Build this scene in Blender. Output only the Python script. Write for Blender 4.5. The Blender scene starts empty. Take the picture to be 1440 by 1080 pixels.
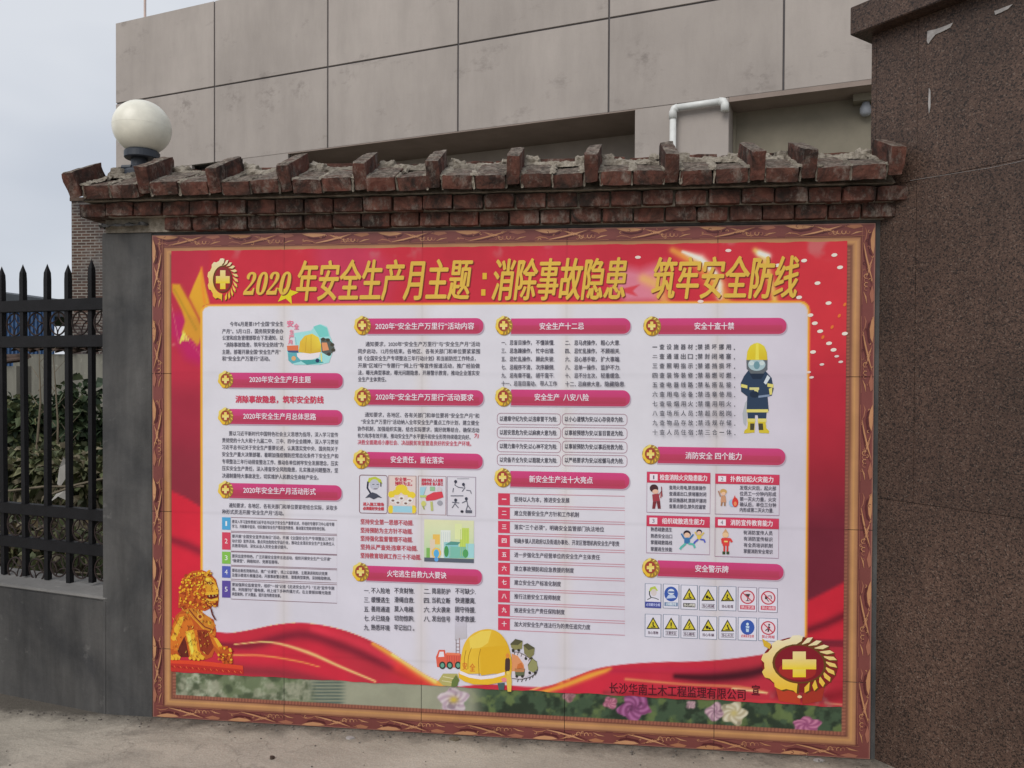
import bpy, bmesh, math, random
import numpy as np
from mathutils import Vector, Matrix, noise as mnoise

random.seed(7)
rng = np.random.default_rng(11)
sc = bpy.context.scene
col = sc.collection

# ------------------------------------------------------------------ camera
CAM = np.array([1.957, -3.2102, 1.5113]); YAW, PITCH, ROLL, FPX = 0.1178, -0.0133, 0.0045, 1104.96
cyw, syw, cpt, spt = math.cos(YAW), math.sin(YAW), math.cos(PITCH), math.sin(PITCH)
FW = np.array([-syw*cpt, cyw*cpt, spt]); R0 = np.array([cyw, syw, 0.0]); U0 = np.cross(R0, FW)
RT = R0*math.cos(ROLL) + U0*math.sin(ROLL); UP = -R0*math.sin(ROLL) + U0*math.cos(ROLL)
cd = bpy.data.cameras.new('camera'); cam = bpy.data.objects.new('camera', cd); col.objects.link(cam)
cam.matrix_world = Matrix([[RT[0], UP[0], -FW[0], CAM[0]], [RT[1], UP[1], -FW[1], CAM[1]],
                           [RT[2], UP[2], -FW[2], CAM[2]], [0, 0, 0, 1]])
cd.sensor_fit = 'HORIZONTAL'; cd.sensor_width = 36; cd.lens = 36*FPX/1440
cd.clip_start = 0.05; cd.clip_end = 2000
sc.camera = cam

# ------------------------------------------------------------------ world, sun, exposure (overcast)
SUN_EL, SUN_AZ = math.radians(40), math.radians(205)
w = bpy.data.worlds.new('World'); sc.world = w; w.use_nodes = True
nt = w.node_tree; bg = nt.nodes['Background']
sky = nt.nodes.new('ShaderNodeTexSky'); sky.sky_type = 'NISHITA'; sky.sun_disc = False
sky.sun_elevation = SUN_EL; sky.sun_rotation = SUN_AZ
tc = nt.nodes.new('ShaderNodeTexCoord'); mp = nt.nodes.new('ShaderNodeMapping'); mp.inputs['Scale'].default_value = (1, 1, 2.2)
nz = nt.nodes.new('ShaderNodeTexNoise'); nz.inputs['Scale'].default_value = 2.6; nz.inputs['Detail'].default_value = 3
nz.inputs['Roughness'].default_value = .45
cr = nt.nodes.new('ShaderNodeValToRGB'); cr.color_ramp.elements[0].position = .36; cr.color_ramp.elements[1].position = .64
cr.color_ramp.elements[0].color = (5.0, 5.35, 6.0, 1); cr.color_ramp.elements[1].color = (6.5, 6.75, 7.2, 1)
mx = nt.nodes.new('ShaderNodeMixRGB'); mx.inputs[0].default_value = .93
nt.links.new(tc.outputs['Generated'], mp.inputs['Vector']); nt.links.new(mp.outputs[0], nz.inputs['Vector'])
nt.links.new(nz.outputs['Fac'], cr.inputs['Fac']); nt.links.new(sky.outputs[0], mx.inputs[1]); nt.links.new(cr.outputs[0], mx.inputs[2])
nt.links.new(mx.outputs[0], bg.inputs['Color']); bg.inputs['Strength'].default_value = .092
sl = bpy.data.lights.new('sun', 'SUN'); sl.energy = 1.5; sl.angle = math.radians(40); sl.color = (1, .96, .9)
so = bpy.data.objects.new('sun', sl); col.objects.link(so)
sd = Vector((math.sin(SUN_AZ)*math.cos(SUN_EL), math.cos(SUN_AZ)*math.cos(SUN_EL), math.sin(SUN_EL)))
so.rotation_euler = (-sd).to_track_quat('-Z', 'Y').to_euler()
sc.view_settings.view_transform = 'Standard'; sc.view_settings.look = 'None'
sc.view_settings.exposure = 0.3; sc.view_settings.gamma = 1; sc.view_settings.use_curve_mapping = False

# ------------------------------------------------------------------ helpers
def ray(px, py): return RT*(px-720)/FPX + UP*(540-py)/FPX + FW
def wall(px, py, y=0.0):
    d = ray(px, py); p = CAM + d*((y-CAM[1])/d[1]); return float(p[0]), float(p[2])
def at(px, py, dist):                      # a point at a given distance along the view axis
    return CAM + ray(px, py)*dist
def project(x, y, z):
    dx, dy, dz = x-CAM[0], y-CAM[1], z-CAM[2]
    dd = dx*FW[0]+dy*FW[1]+dz*FW[2]
    return 720+FPX*(dx*RT[0]+dy*RT[1]+dz*RT[2])/dd, 540-FPX*(dx*UP[0]+dy*UP[1]+dz*UP[2])/dd
KL = .79
def s2l(v):
    v = np.asarray(v, float)/255.0
    return np.where(v <= .04045, v/12.92, ((v+.055)/1.055)**2.4)
def pc(c): return np.clip(s2l(c)/KL, .004, .86)       # print colour from how it reads under this sky

def empty(name, loc, label=None, cat=None, group=None):
    o = bpy.data.objects.new(name, None); o.empty_display_size = .1; o.location = loc; col.objects.link(o)
    tag(o, label, cat, group); return o
def tag(o, label=None, cat=None, group=None, kind=None):
    if label: o['label'] = label
    if cat: o['category'] = cat
    if group: o['group'] = group
    if kind: o['kind'] = kind
    return o
def wloc(p):
    v = Vector((0, 0, 0))
    while p: v += p.location; p = p.parent
    return v

class MB:
    def __init__(s): s.v = []; s.f = []; s.c = []
    def add(s, vs, fs, c=None):
        n = len(s.v); s.v += [tuple(map(float, v)) for v in vs]; s.f += [tuple(i+n for i in f) for f in fs]
        if c is not None: s.c += [tuple(c)]*len(vs) if np.ndim(c) == 1 else [tuple(k) for k in c]
        return s
    def box(s, x0, x1, y0, y1, z0, z1, M=None, c=None):
        vs = [(x, y, z) for z in (z0, z1) for y in (y0, y1) for x in (x0, x1)]
        if M is not None: vs = [M(v) for v in vs]
        return s.add(vs, [(0, 2, 3, 1), (4, 5, 7, 6), (0, 1, 5, 4), (2, 6, 7, 3), (0, 4, 6, 2), (1, 3, 7, 5)], c)
    def tube(s, pts, r, n=10, cap=True, c=None):
        pts = [Vector(p) for p in pts]; rs = r if isinstance(r, (list, tuple)) else [r]*len(pts)
        vs = []; fs = []; t0 = (pts[1]-pts[0]).normalized()
        a = Vector((0, 0, 1)) if abs(t0.z) < .9 else Vector((1, 0, 0)); nrm = t0.cross(a).normalized()
        for i, p in enumerate(pts):
            t = (pts[min(i+1, len(pts)-1)]-pts[max(i-1, 0)])
            t = t.normalized() if t.length > 1e-9 else t0
            nrm = (nrm - t*nrm.dot(t)).normalized(); b = t.cross(nrm)
            for k in range(n):
                q = 2*math.pi*k/n; vs.append(p + (nrm*math.cos(q)+b*math.sin(q))*rs[i])
        for i in range(len(pts)-1):
            for k in range(n):
                k2 = (k+1) % n; fs.append((i*n+k, i*n+k2, (i+1)*n+k2, (i+1)*n+k))
        if cap: fs.append(tuple(range(n-1, -1, -1))); m = (len(pts)-1)*n; fs.append(tuple(range(m, m+n)))
        return s.add(vs, fs, c)
    def lathe(s, prof, cx, cy, n=32, c=None):
        vs = []; fs = []
        for r, z in prof:
            for k in range(n):
                q = 2*math.pi*k/n; vs.append((cx+r*math.cos(q), cy+r*math.sin(q), z))
        for i in range(len(prof)-1):
            for k in range(n):
                k2 = (k+1) % n; fs.append((i*n+k, i*n+k2, (i+1)*n+k2, (i+1)*n+k))
        fs.append(tuple(range(n-1, -1, -1))); m = (len(prof)-1)*n; fs.append(tuple(range(m, m+n)))
        return s.add(vs, fs, c)
    def build(s, name, mat, parent=None, bevel=0, smooth=False, loc=None):
        off = wloc(parent) if parent else Vector((0, 0, 0))
        base = Vector(loc) if loc is not None else off
        me = bpy.data.meshes.new(name); me.from_pydata([tuple(Vector(v)-base) for v in s.v], [], s.f)
        if s.c:
            at_ = me.color_attributes.new('Col', 'FLOAT_COLOR', 'POINT')
            a = np.ones((len(s.v), 4), np.float32); a[:, :3] = np.array(s.c)[:, :3]; at_.data.foreach_set('color', a.ravel())
        if bevel:
            b = bmesh.new(); b.from_mesh(me)
            bmesh.ops.bevel(b, geom=b.edges[:], offset=bevel, segments=2, affect='EDGES', clamp_overlap=True)
            b.to_mesh(me); b.free()
        if smooth: me.polygons.foreach_set('use_smooth', [True]*len(me.polygons))
        me.update(); me.materials.append(mat)
        o = bpy.data.objects.new(name, me); col.objects.link(o)
        if parent: o.parent = parent
        o.location = base - off
        return o

def inst(src, name, parent, loc, rot=(0, 0, 0), scl=(1, 1, 1)):
    o = bpy.data.objects.new(name, src); col.objects.link(o)
    if parent: o.parent = parent; loc = Vector(loc)-wloc(parent)
    o.location = loc; o.rotation_euler = rot; o.scale = scl
    return o

# ------------------------------------------------------------------ materials
class NT:
    def __init__(s, name, rough=.85, spec=.3):
        s.m = bpy.data.materials.new(name); s.m.use_nodes = True; s.t = s.m.node_tree; s.n = s.t.nodes; s.l = s.t.links
        s.b = s.n['Principled BSDF']; s.b.inputs['Roughness'].default_value = rough; s.b.inputs['Specular IOR Level'].default_value = spec
        s.co = s.n.new('ShaderNodeTexCoord')
    def noise(s, scale, detail=4, rough=.55, vec=None, sc3=None, dist=0):
        x = s.n.new('ShaderNodeTexNoise'); x.inputs['Scale'].default_value = scale; x.inputs['Detail'].default_value = detail
        x.inputs['Roughness'].default_value = rough; x.inputs['Distortion'].default_value = dist
        v = vec or s.co.outputs['Object']
        if sc3:
            m = s.n.new('ShaderNodeMapping'); m.inputs['Scale'].default_value = sc3; s.l.new(v, m.inputs['Vector']); v = m.outputs[0]
        s.l.new(v, x.inputs['Vector']); return x.outputs['Fac']
    def ramp(s, fac, stops):
        r = s.n.new('ShaderNodeValToRGB'); e = r.color_ramp.elements
        while len(e) < len(stops): e.new(.5)
        for k, (p, c) in enumerate(stops):
            e[k].position = p; e[k].color = (c, c, c, 1) if isinstance(c, (int, float)) else (*c, 1)
        s.l.new(fac, r.inputs['Fac']); return r.outputs['Color']
    def mix(s, fac, a, b, mode='MIX'):
        m = s.n.new('ShaderNodeMixRGB'); m.blend_type = mode
        for i, v in ((0, fac), (1, a), (2, b)):
            if isinstance(v, (int, float)): m.inputs[i].default_value = v if i == 0 else (v, v, v, 1)
            elif isinstance(v, tuple): m.inputs[i].default_value = (*v, 1)
            else: s.l.new(v, m.inputs[i])
        return m.outputs[0]
    def bump(s, h, strength=.3, dist=.01):
        b = s.n.new('ShaderNodeBump'); b.inputs['Strength'].default_value = strength; b.inputs['Distance'].default_value = dist
        s.l.new(h, b.inputs['Height']); s.l.new(b.outputs[0], s.b.inputs['Normal'])
    def base(s, c):
        if isinstance(c, tuple): s.b.inputs['Base Color'].default_value = (*c, 1)
        else: s.l.new(c, s.b.inputs['Base Color'])
        return s.m
    def rnd(s):
        o = s.n.new('ShaderNodeObjectInfo'); return o.outputs['Random']
    def world(s):
        g = s.n.new('ShaderNodeNewGeometry'); return g.outputs['Position']

def m_print():
    t = NT('printed_vinyl', .5, .14); a = t.n.new('ShaderNodeAttribute'); a.attribute_name = 'Col'
    g = t.world()
    d = t.ramp(t.noise(3.2, 5, .6, g), [(.3, .90), (.7, 1.0)])
    t.bump(t.noise(5, 3, .5, g), .12, .02)
    return t.base(t.mix(1, a.outputs['Color'], d, 'MULTIPLY'))
PRINT = m_print()
def m_tile():
    t = NT('glazed_mural_tile', .35, .3); a = t.n.new('ShaderNodeAttribute'); a.attribute_name = 'Col'
    d = t.ramp(t.noise(7, 6, .65, t.world()), [(.3, .82), (.65, 1.0)])
    return t.base(t.mix(1, a.outputs['Color'], d, 'MULTIPLY'))
TILE = m_tile()
def m_brick():
    t = NT('weathered_brick', .93, .15); g = t.world(); o = t.co.outputs['Object']
    r = t.rnd()
    red = t.mix(t.ramp(r, [(0, 0.0), (1, 1.0)]), (.095, .036, .028), (.19, .070, .052))
    red = t.mix(t.ramp(t.noise(22, 6, .7, g), [(.35, 0.0), (.7, .55)]), red, (.25, .13, .095))
    grime = t.ramp(t.noise(9, 8, .72, g, dist=.6), [(.40, 0.0), (.60, .93)])
    c = t.mix(grime, red, (.032, .026, .023))
    # lichen and soot gather on the faces that look up
    n = t.n.new('ShaderNodeNewGeometry'); sp = t.n.new('ShaderNodeSeparateXYZ'); t.l.new(n.outputs['Normal'], sp.inputs[0])
    up = t.ramp(sp.outputs['Z'], [(.45, 0.0), (.8, 1.0)])
    top = t.mix(t.ramp(t.noise(60, 5, .8, g), [(.38, 0.0), (.62, 1.0)]), (.05, .042, .036), (.23, .185, .15))
    upf = t.mix(1, up, t.ramp(t.noise(14, 3, .5, g), [(.35, .45), (.55, 1.0)]), 'MULTIPLY')
    c = t.mix(upf, c, top)
    c = t.mix(t.mix(1, up, t.ramp(t.noise(30, 7, .75, g), [(.5, 0.0), (.64, .8)]), 'MULTIPLY'), c, (.33, .28, .23))
    wh = t.ramp(t.noise(15, 9, .8, g, sc3=(1, 1, .6)), [(.52, 0.0), (.68, .75)])
    c = t.mix(wh, c, (.32, .28, .24))
    t.bump(t.noise(75, 8, .75, g), .9, .012)
    return t.base(c)
BRICK = m_brick()
def m_mortar():
    t = NT('crumbled_lime_mortar', .95, .1); g = t.world()
    c = t.ramp(t.noise(40, 8, .75, g), [(.3, (.16, .135, .11)), (.5, (.42, .37, .30)), (.72, (.60, .54, .46))])
    c = t.mix(t.ramp(t.noise(6, 4, .6, g), [(.46, 0.0), (.70, .7)]), c, (.07, .055, .045))
    t.bump(t.noise(120, 6, .8, g), 1, .012); return t.base(c)
MORTAR = m_mortar()
def m_cement(name, lo, hi, streak=.5, sc=1.6):
    t = NT(name, .9, .2); g = t.world()
    c = t.ramp(t.noise(sc, 7, .62, g, dist=.4), [(.32, lo), (.70, hi)])
    d = t.ramp(t.noise(5, 6, .65, g, sc3=(1.6, 1.6, .22)), [(.35, 1-streak*.55), (.65, 1.0)])
    c = t.mix(1, c, d, 'MULTIPLY')
    c = t.mix(t.ramp(t.noise(11, 6, .7, g), [(.62, 0.0), (.75, .35)]), c, tuple(min(1, v*2.1) for v in hi))
    t.bump(t.noise(55, 6, .7, g), .35, .006); return t.base(c)
CEMENT = m_cement('dark_cement_render', (.060, .0605, .062), (.138, .133, .128), .7, 2.4)
LOWC = m_cement('damp_cement_wall', (.046, .046, .048), (.115, .110, .104), .7, 2.0)
def m_coping_top():
    return m_cement('pale_cement_capping', (.17, .165, .16), (.27, .26, .25), .2)
CAPC = m_coping_top()
def m_panel():
    t = NT('beige_render_panel', .85, .25); g = t.world()
    c = t.ramp(t.noise(.8, 6, .6, g), [(.3, (.365, .325, .298)), (.72, (.45, .402, .368))])
    d = t.ramp(t.noise(2.2, 8, .72, g, sc3=(1.5, 1.5, .3)), [(.36, .80), (.58, 1.0)])
    c = t.mix(1, c, t.ramp(t.rnd(), [(0, .90), (1, 1.0)]), 'MULTIPLY')
    c = t.mix(.5, c, t.mix(1, c, d, 'MULTIPLY'))
    c = t.mix(t.ramp(t.noise(1.7, 9, .75, g, sc3=(1, 1, 1.7)), [(.58, 0.0), (.72, .5)]), c, (.14, .12, .11))
    tot = None
    for s_, z_, r_ in ((6.10, 4.80, .30), (5.35, 4.83, .22), (4.78, 4.78, .26), (4.35, 4.83, .2), (3.75, 4.86, .2), (-.75, 4.20, .22), (.3, 4.62, .22)):
        A_ = math.radians(164.3); p_ = (2.5977+math.cos(A_)*s_, 4.4501+math.sin(A_)*s_, z_)
        v = t.n.new('ShaderNodeVectorMath'); v.operation = 'DISTANCE'; t.l.new(g, v.inputs[0]); v.inputs[1].default_value = p_
        k_ = t.ramp(v.outputs['Value'], [(0, 1.0), (r_, 0.0)]); tot = k_ if tot is None else t.mix(1, tot, k_, 'ADD')
    c = t.mix(t.mix(1, tot, t.ramp(t.noise(9, 6, .7, g, sc3=(1, 1, 1.2)), [(.49, 0.0), (.64, .55)]), 'MULTIPLY'), c, (.12, .10, .092))
    t.bump(t.noise(40, 6, .7, g), .25, .006); return t.base(c)
PANEL = m_panel()
def m_flat(name, c, rough=.85, v=.12, sc=4, spec=.3, bump=.2):
    t = NT(name, rough, spec); g = t.world()
    f = t.ramp(t.noise(sc, 6, .6, g), [(.3, 1-v), (.7, 1+v)])
    t.bump(t.noise(sc*12, 5, .6, g), bump, .005)
    return t.base(t.mix(1, c, f, 'MULTIPLY'))
JOINT = m_flat('dark_panel_joint', (.035, .033, .035))
GROOVE = m_flat('grey_panel_groove', (.10, .092, .095))
RECESS = m_flat('grey_recess_wall', (.38, .335, .30))
BEIGE = m_flat('ochre_recess_wall', (.24, .215, .165))
SOFFIT = m_flat('brown_soffit', (.27, .215, .185))
PVC = m_flat('white_pvc_pipe', (.70, .71, .69), .4, .10, 9, .5, .05)
BLACK = m_flat('black_painted_steel', (.0075, .0072, .0085), .6, .35, 14, .2, .4)
RUST = m_flat('rusty_dark_steel', (.026, .016, .014), .7, .4, 22, .3, .5)
GLOBE = m_flat('cream_lamp_globe', (.76, .735, .63), .33, .14, 9, .5, .02)
LPLAST = m_flat('dark_blue_grey_plastic', (.03, .036, .048), .45, .2, 9, .4, .1)
def m_granite():
    t = NT('speckled_brown_granite', .55, .35); g = t.world()
    v = t.n.new('ShaderNodeTexVoronoi'); v.inputs['Scale'].default_value = 215; t.l.new(g, v.inputs['Vector'])
    sp = t.n.new('ShaderNodeSeparateColor'); t.l.new(v.outputs['Color'], sp.inputs[0])
    c = t.ramp(sp.outputs[0], [(.0, (.024, .015, .012)), (.18, (.034, .021, .016)), (.29, (.078, .045, .033)), (.70, (.104, .061, .044)), (.95, (.135, .084, .061)), (1, (.17, .125, .10))])
    big = t.ramp(t.noise(2.6, 8, .66, g), [(.3, .60), (.7, 1.10)])
    sv = t.ramp(t.noise(9, 6, .7, g, sc3=(1, 1, .18)), [(.35, .80), (.65, 1.06)]); big = t.mix(1, big, sv, 'MULTIPLY')
    big = t.mix(1, big, t.ramp(t.rnd(), [(0, .88), (1, 1.05)]), 'MULTIPLY')
    c = t.mix(1, c, big, 'MULTIPLY')
    n2 = t.ramp(t.noise(230, 3, .6, g), [(.3, .55), (.7, 1.3)])
    c = t.mix(.8, c, t.mix(1, c, n2, 'MULTIPLY'))
    t.bump(t.noise(180, 3, .6, g), .3, .003); return t.base(c)
GRANITE = m_granite()
WHITEPAINT = m_flat('flaking_white_paint', (.34, .32, .31), .9, .25, 40)
def m_ground():
    t = NT('worn_concrete_ground', .93, .2); g = t.world()
    c = t.ramp(t.noise(1.1, 8, .62, g), [(.3, (.35, .308, .250)), (.7, (.49, .438, .366))])
    d = t.ramp(t.noise(2.6, 9, .72, g, sc3=(1, 2.2, 1), dist=.7), [(.44, 0.0), (.64, .55)])
    sl_ = t.n.new('ShaderNodeSeparateXYZ'); t.l.new(g, sl_.inputs[0]); left = t.ramp(sl_.outputs['X'], [(0, 1.0), (.9, .35)])
    d = t.mix(1, d, left, 'MULTIPLY'); c = t.mix(d, c, (.12, .108, .092))
    e = t.ramp(t.noise(17, 8, .75, g), [(.60, 0.0), (.70, .5)]); c = t.mix(e, c, (.15, .135, .115))
    f = t.ramp(t.noise(120, 4, .7, g), [(.35, .86), (.65, 1.1)]); c = t.mix(1, c, f, 'MULTIPLY')
    vo = t.n.new('ShaderNodeTexVoronoi'); vo.feature = 'DISTANCE_TO_EDGE'; vo.inputs['Scale'].default_value = .45
    wv = t.n.new('ShaderNodeVectorMath'); wv.operation = 'ADD'; nn = t.n.new('ShaderNodeTexNoise'); nn.inputs['Scale'].default_value = 3; nn.inputs['Detail'].default_value = 6; t.l.new(g, nn.inputs['Vector']); t.l.new(nn.outputs['Color'], wv.inputs[0]); t.l.new(g, wv.inputs[1]); t.l.new(wv.outputs[0], vo.inputs['Vector'])
    c = t.mix(t.ramp(vo.outputs['Distance'], [(0, .30), (.004, 0.0)]), c, (.10, .09, .075))
    # darker brown band along the foot of the walls
    sx = t.n.new('ShaderNodeSeparateXYZ'); t.l.new(g, sx.inputs[0])
    a = t.n.new('ShaderNodeMath'); a.operation = 'MULTIPLY_ADD'; t.l.new(t.noise(7, 6, .7, g), a.inputs[0]); a.inputs[1].default_value = .28; t.l.new(sx.outputs['Y'], a.inputs[2])
    b = t.ramp(a.outputs[0], [(.03, 0.0), (.15, .85)]); c = t.mix(b, c, (.07, .06, .05))
    t.bump(t.noise(34, 8, .7, g), .55, .012); return t.base(c)
GROUND = m_ground()
def m_soil():
    t = NT('weedy_soil', .95, .1); g = t.world()
    c = t.ramp(t.noise(2.2, 8, .7, g), [(.3, (.05, .045, .022)), (.5, (.045, .062, .02)), (.72, (.10, .085, .05))])
    t.bump(t.noise(20, 8, .8, g), 1, .08); return t.base(c)
SOIL = m_soil()
def m_leaf():
    t = NT('leaf_green', .6, .3); a = t.n.new('ShaderNodeAttribute'); a.attribute_name = 'Col'
    return t.base(a.outputs['Color'])
LEAF = m_leaf()
def m_farbrick():
    t = NT('far_brickwork', .9, .1)
    b = t.n.new('ShaderNodeTexBrick'); b.inputs['Scale'].default_value = 1; b.inputs['Brick Width'].default_value = .24
    b.inputs['Row Height'].default_value = .075; b.inputs['Mortar Size'].default_value = .012
    b.inputs['Color1'].default_value = (.115, .068, .052, 1); b.inputs['Color2'].default_value = (.075, .05, .042, 1); b.inputs['Mortar'].default_value = (.26, .24, .215, 1)
    m = t.n.new('ShaderNodeMapping'); m.inputs['Rotation'].default_value = (math.radians(90), 0, 0)
    t.l.new(t.world(), m.inputs['Vector']); t.l.new(m.outputs[0], b.inputs['Vector'])
    c = t.mix(t.ramp(t.noise(.9, 6, .7, t.world()), [(.52, 0.0), (.68, .75)]), b.outputs['Color'], (.26, .25, .24))
    c = t.mix(t.ramp(t.noise(.5, 5, .6, t.world()), [(.48, 0.0), (.7, .8)]), c, (.05, .052, .058))
    return t.base(c)
FARBRICK = m_farbrick()
PLASTER = m_cement('old_plaster_wall', (.17, .165, .14), (.27, .26, .22), .5, .5)
ROOFT = m_flat('old_clay_roof_tile', (.085, .06, .048), .9, .6, 5, .1, .6)
BLUEM = m_flat('blue_corrugated_sheet', (.035, .085, .19), .5, .3, 1.2, .4, .1)
ROOFM = m_flat('dark_sheet_roof', (.045, .052, .062), .6, .3, .8)
STALK = m_flat('dry_stalk', (.16, .13, .09), .9, .3, 9)

# ------------------------------------------------------------------ setting: ground
g = MB()
xs = [-300, -60, -12, -4, -2, 0, 2, 4, 6, 12, 60, 300]; ys = [-300, -60, -12, -4, -2, -1, 0, 1.15]
g.add([(x, y, 0) for y in ys for x in xs], [(j*12+i, j*12+i+1, (j+1)*12+i+1, (j+1)*12+i) for j in range(7) for i in range(11)])
tag(g.build('ground', GROUND), kind='structure')
# soil behind the walls, rising a little towards the old boundary wall, then flat to the horizon
def bank_h(x, y):
    h = -.03 + .03*min(1, max(0, (y-1)/.5)) + .10*min(1, max(0, (y-1)/6)) + .35*min(1, max(0, (y-5)/6))
    return h + .07*mnoise.noise(Vector((x*.8, y*.8, 0)))*min(1, max(0, (y-1.1)/1.5))
g = MB(); bx = list(np.arange(-16, 9, .4)); by = list(np.arange(.12, 16, .4))
allx = [-300, -60]+bx+[60, 300]; ally = by+[60, 400]; nx = len(allx)
g.add([(x, y, bank_h(x, y)) for y in ally for x in allx], [(j*nx+i, j*nx+i+1, (j+1)*nx+i+1, (j+1)*nx+i) for j in range(len(ally)-1) for i in range(nx-1)])
tag(g.build('soil_bank', SOIL, smooth=True), kind='structure')

BOUNCE_YARD = m_flat('bounce_yard_concrete', (.40, .37, .32), .9, .2, 2)
g = MB(); g.box(-.9, 14, .30, 6.5, -.3, .03); tag(g.build('bounce_yard', BOUNCE_YARD), kind='structure')  # unseen pale concrete slab, added to bounce light up into the building recesses
# ------------------------------------------------------------------ the cement wall that carries the mural
wallT = empty('mural_wall', (1.4, .13, 0), 'grey cement wall with a crumbling red brick coping behind the safety poster', 'wall')
MB().box(0.0, 3.06, .011, .25, -.05, 2.118).build('wall_body', CEMENT, wallT)
MB().box(-.236, 0.0, .004, .25, -.05, 2.118).build('pilaster', CEMENT, wallT, bevel=.004)
# mortar bed inside the coping
sl_a = math.radians(23)
mb = MB()
mb.box(-.215, 3.03, .0, .25, 2.118, 2.175); mb.box(-.25, 3.05, -.045, .27, 2.1755, 2.232); mb.build('mortar_bed', MORTAR, wallT)

def brick_mesh(wd, dp, ht, seed, amp=.003, nx=5, ny=6, nz=3):
    b = MB(); idx = {}
    def V(i, j, k):
        key = (i, j, k)
        if key in idx: return idx[key]
        x = (i/nx-.5)*wd; y = (j/ny)*dp; z = (k/nz)*ht
        e = (i in (0, nx))+(j in (0, ny))+(k in (0, nz))
        s = 0
        if e >= 2: s = .0013*(e-1)*(1+2.2*mnoise.noise(Vector((x*30+seed*7, y*30, z*30))))
        q = Vector((x, y, z)); c = Vector((0, dp/2, ht/2))
        nrm = Vector(((i == nx)-(i == 0), (j == ny)-(j == 0), (k == nz)-(k == 0)))
        n = mnoise.noise(q*26+Vector((seed*13.1, 0, 0)))*amp + mnoise.noise(q*70+Vector((0, seed*5.3, 0)))*amp*.6
        q = q + nrm*(n - s)
        idx[key] = len(b.v); b.v.append(tuple(q)); return idx[key]
    for i in range(nx):
        for j in range(ny):
            b.f.append((V(i, j, 0), V(i, j+1, 0), V(i+1, j+1, 0), V(i+1, j, 0)))
            b.f.append((V(i, j, nz), V(i+1, j, nz), V(i+1, j+1, nz), V(i, j+1, nz)))
        for k in range(nz):
            b.f.append((V(i, 0, k), V(i+1, 0, k), V(i+1, 0, k+1), V(i, 0, k+1)))
            b.f.append((V(i, ny, k), V(i, ny, k+1), V(i+1, ny, k+1), V(i+1, ny, k)))
    for j in range(ny):
        for k in range(nz):
            b.f.append((V(0, j, k), V(0, j, k+1), V(0, j+1, k+1), V(0, j+1, k)))
            b.f.append((V(nx, j, k), V(nx, j+1, k), V(nx, j+1, k+1), V(nx, j, k+1)))
    me = bpy.data.meshes.new('brick'); me.from_pydata(b.v, [], b.f); me.update(); me.materials.append(BRICK); return me
HEAD = [brick_mesh(.119, .225, .056, s, .0024, 7, 7, 4) for s in range(6)]
UPR = [brick_mesh(.054, .235, .108, s+20, .0030, 4, 8, 6) for s in range(5)]
rj = random.Random(5)
def J(a): return rj.uniform(-a, a)
# course one (under) and two (over), headers side by side
x = -.045
while x < 2.99:
    if x > .0: inst(rj.choice(HEAD), 'brick', wallT, (x+.058, -.034+J(.006), 2.119+J(.002)), (J(.01), 0, J(.025)))
    x += .1245+J(.002)
x = -.288
while x < 2.99:
    y0 = -.074+J(.008)
    inst(rj.choice(HEAD), 'brick', wallT, (x+.058, y0, 2.176+J(.002)), (J(.015), 0, J(.03)))
    x += .1255+J(.003)
# sloping bricks, with upright ones between the bays
UX = [-.25, .05, .366, .667, .975, 1.28, 1.596, 1.903, 2.206, 2.523, 2.71, 3.02]
for k, ux in enumerate(UX):
    fy = -.135+J(.008)
    inst(rj.choice(UPR), 'brick', wallT, (ux+J(.004), fy, 2.250+J(.004)-(.012 if k == 0 else 0)), (sl_a+.03+J(.05), J(.03) + (-.14 if k == 0 else 0), J(.06)), (1, 1, .95+rj.uniform(0, .1)))
    if k == len(UX)-1: break
    gap = UX[k+1]-ux-.054; n = 2 if gap > .2 else 1
    for i in range(n):
        cx = ux+.027+gap*(i+.5)/n
        inst(rj.choice(HEAD), 'brick', wallT, (cx+J(.003), -.132+J(.009), 2.240+J(.004)), (sl_a+J(.05), J(.05), J(.05)), (min(1, gap/n/.120), 1, 1))
# back slope and ridge row
for k, ux in enumerate(UX[:-1]):
    gap = UX[k+1]-ux; n = 2 if gap > .2 else 1
    for i in range(n):
        inst(rj.choice(HEAD), 'brick', wallT, (ux+gap*(i+.5)/n+.02+J(.01), .300+J(.01), 2.256+J(.004)), (sl_a*.9+J(.05), J(.03), math.pi+J(.04)), (gap/n/.135, .9, 1))
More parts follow.
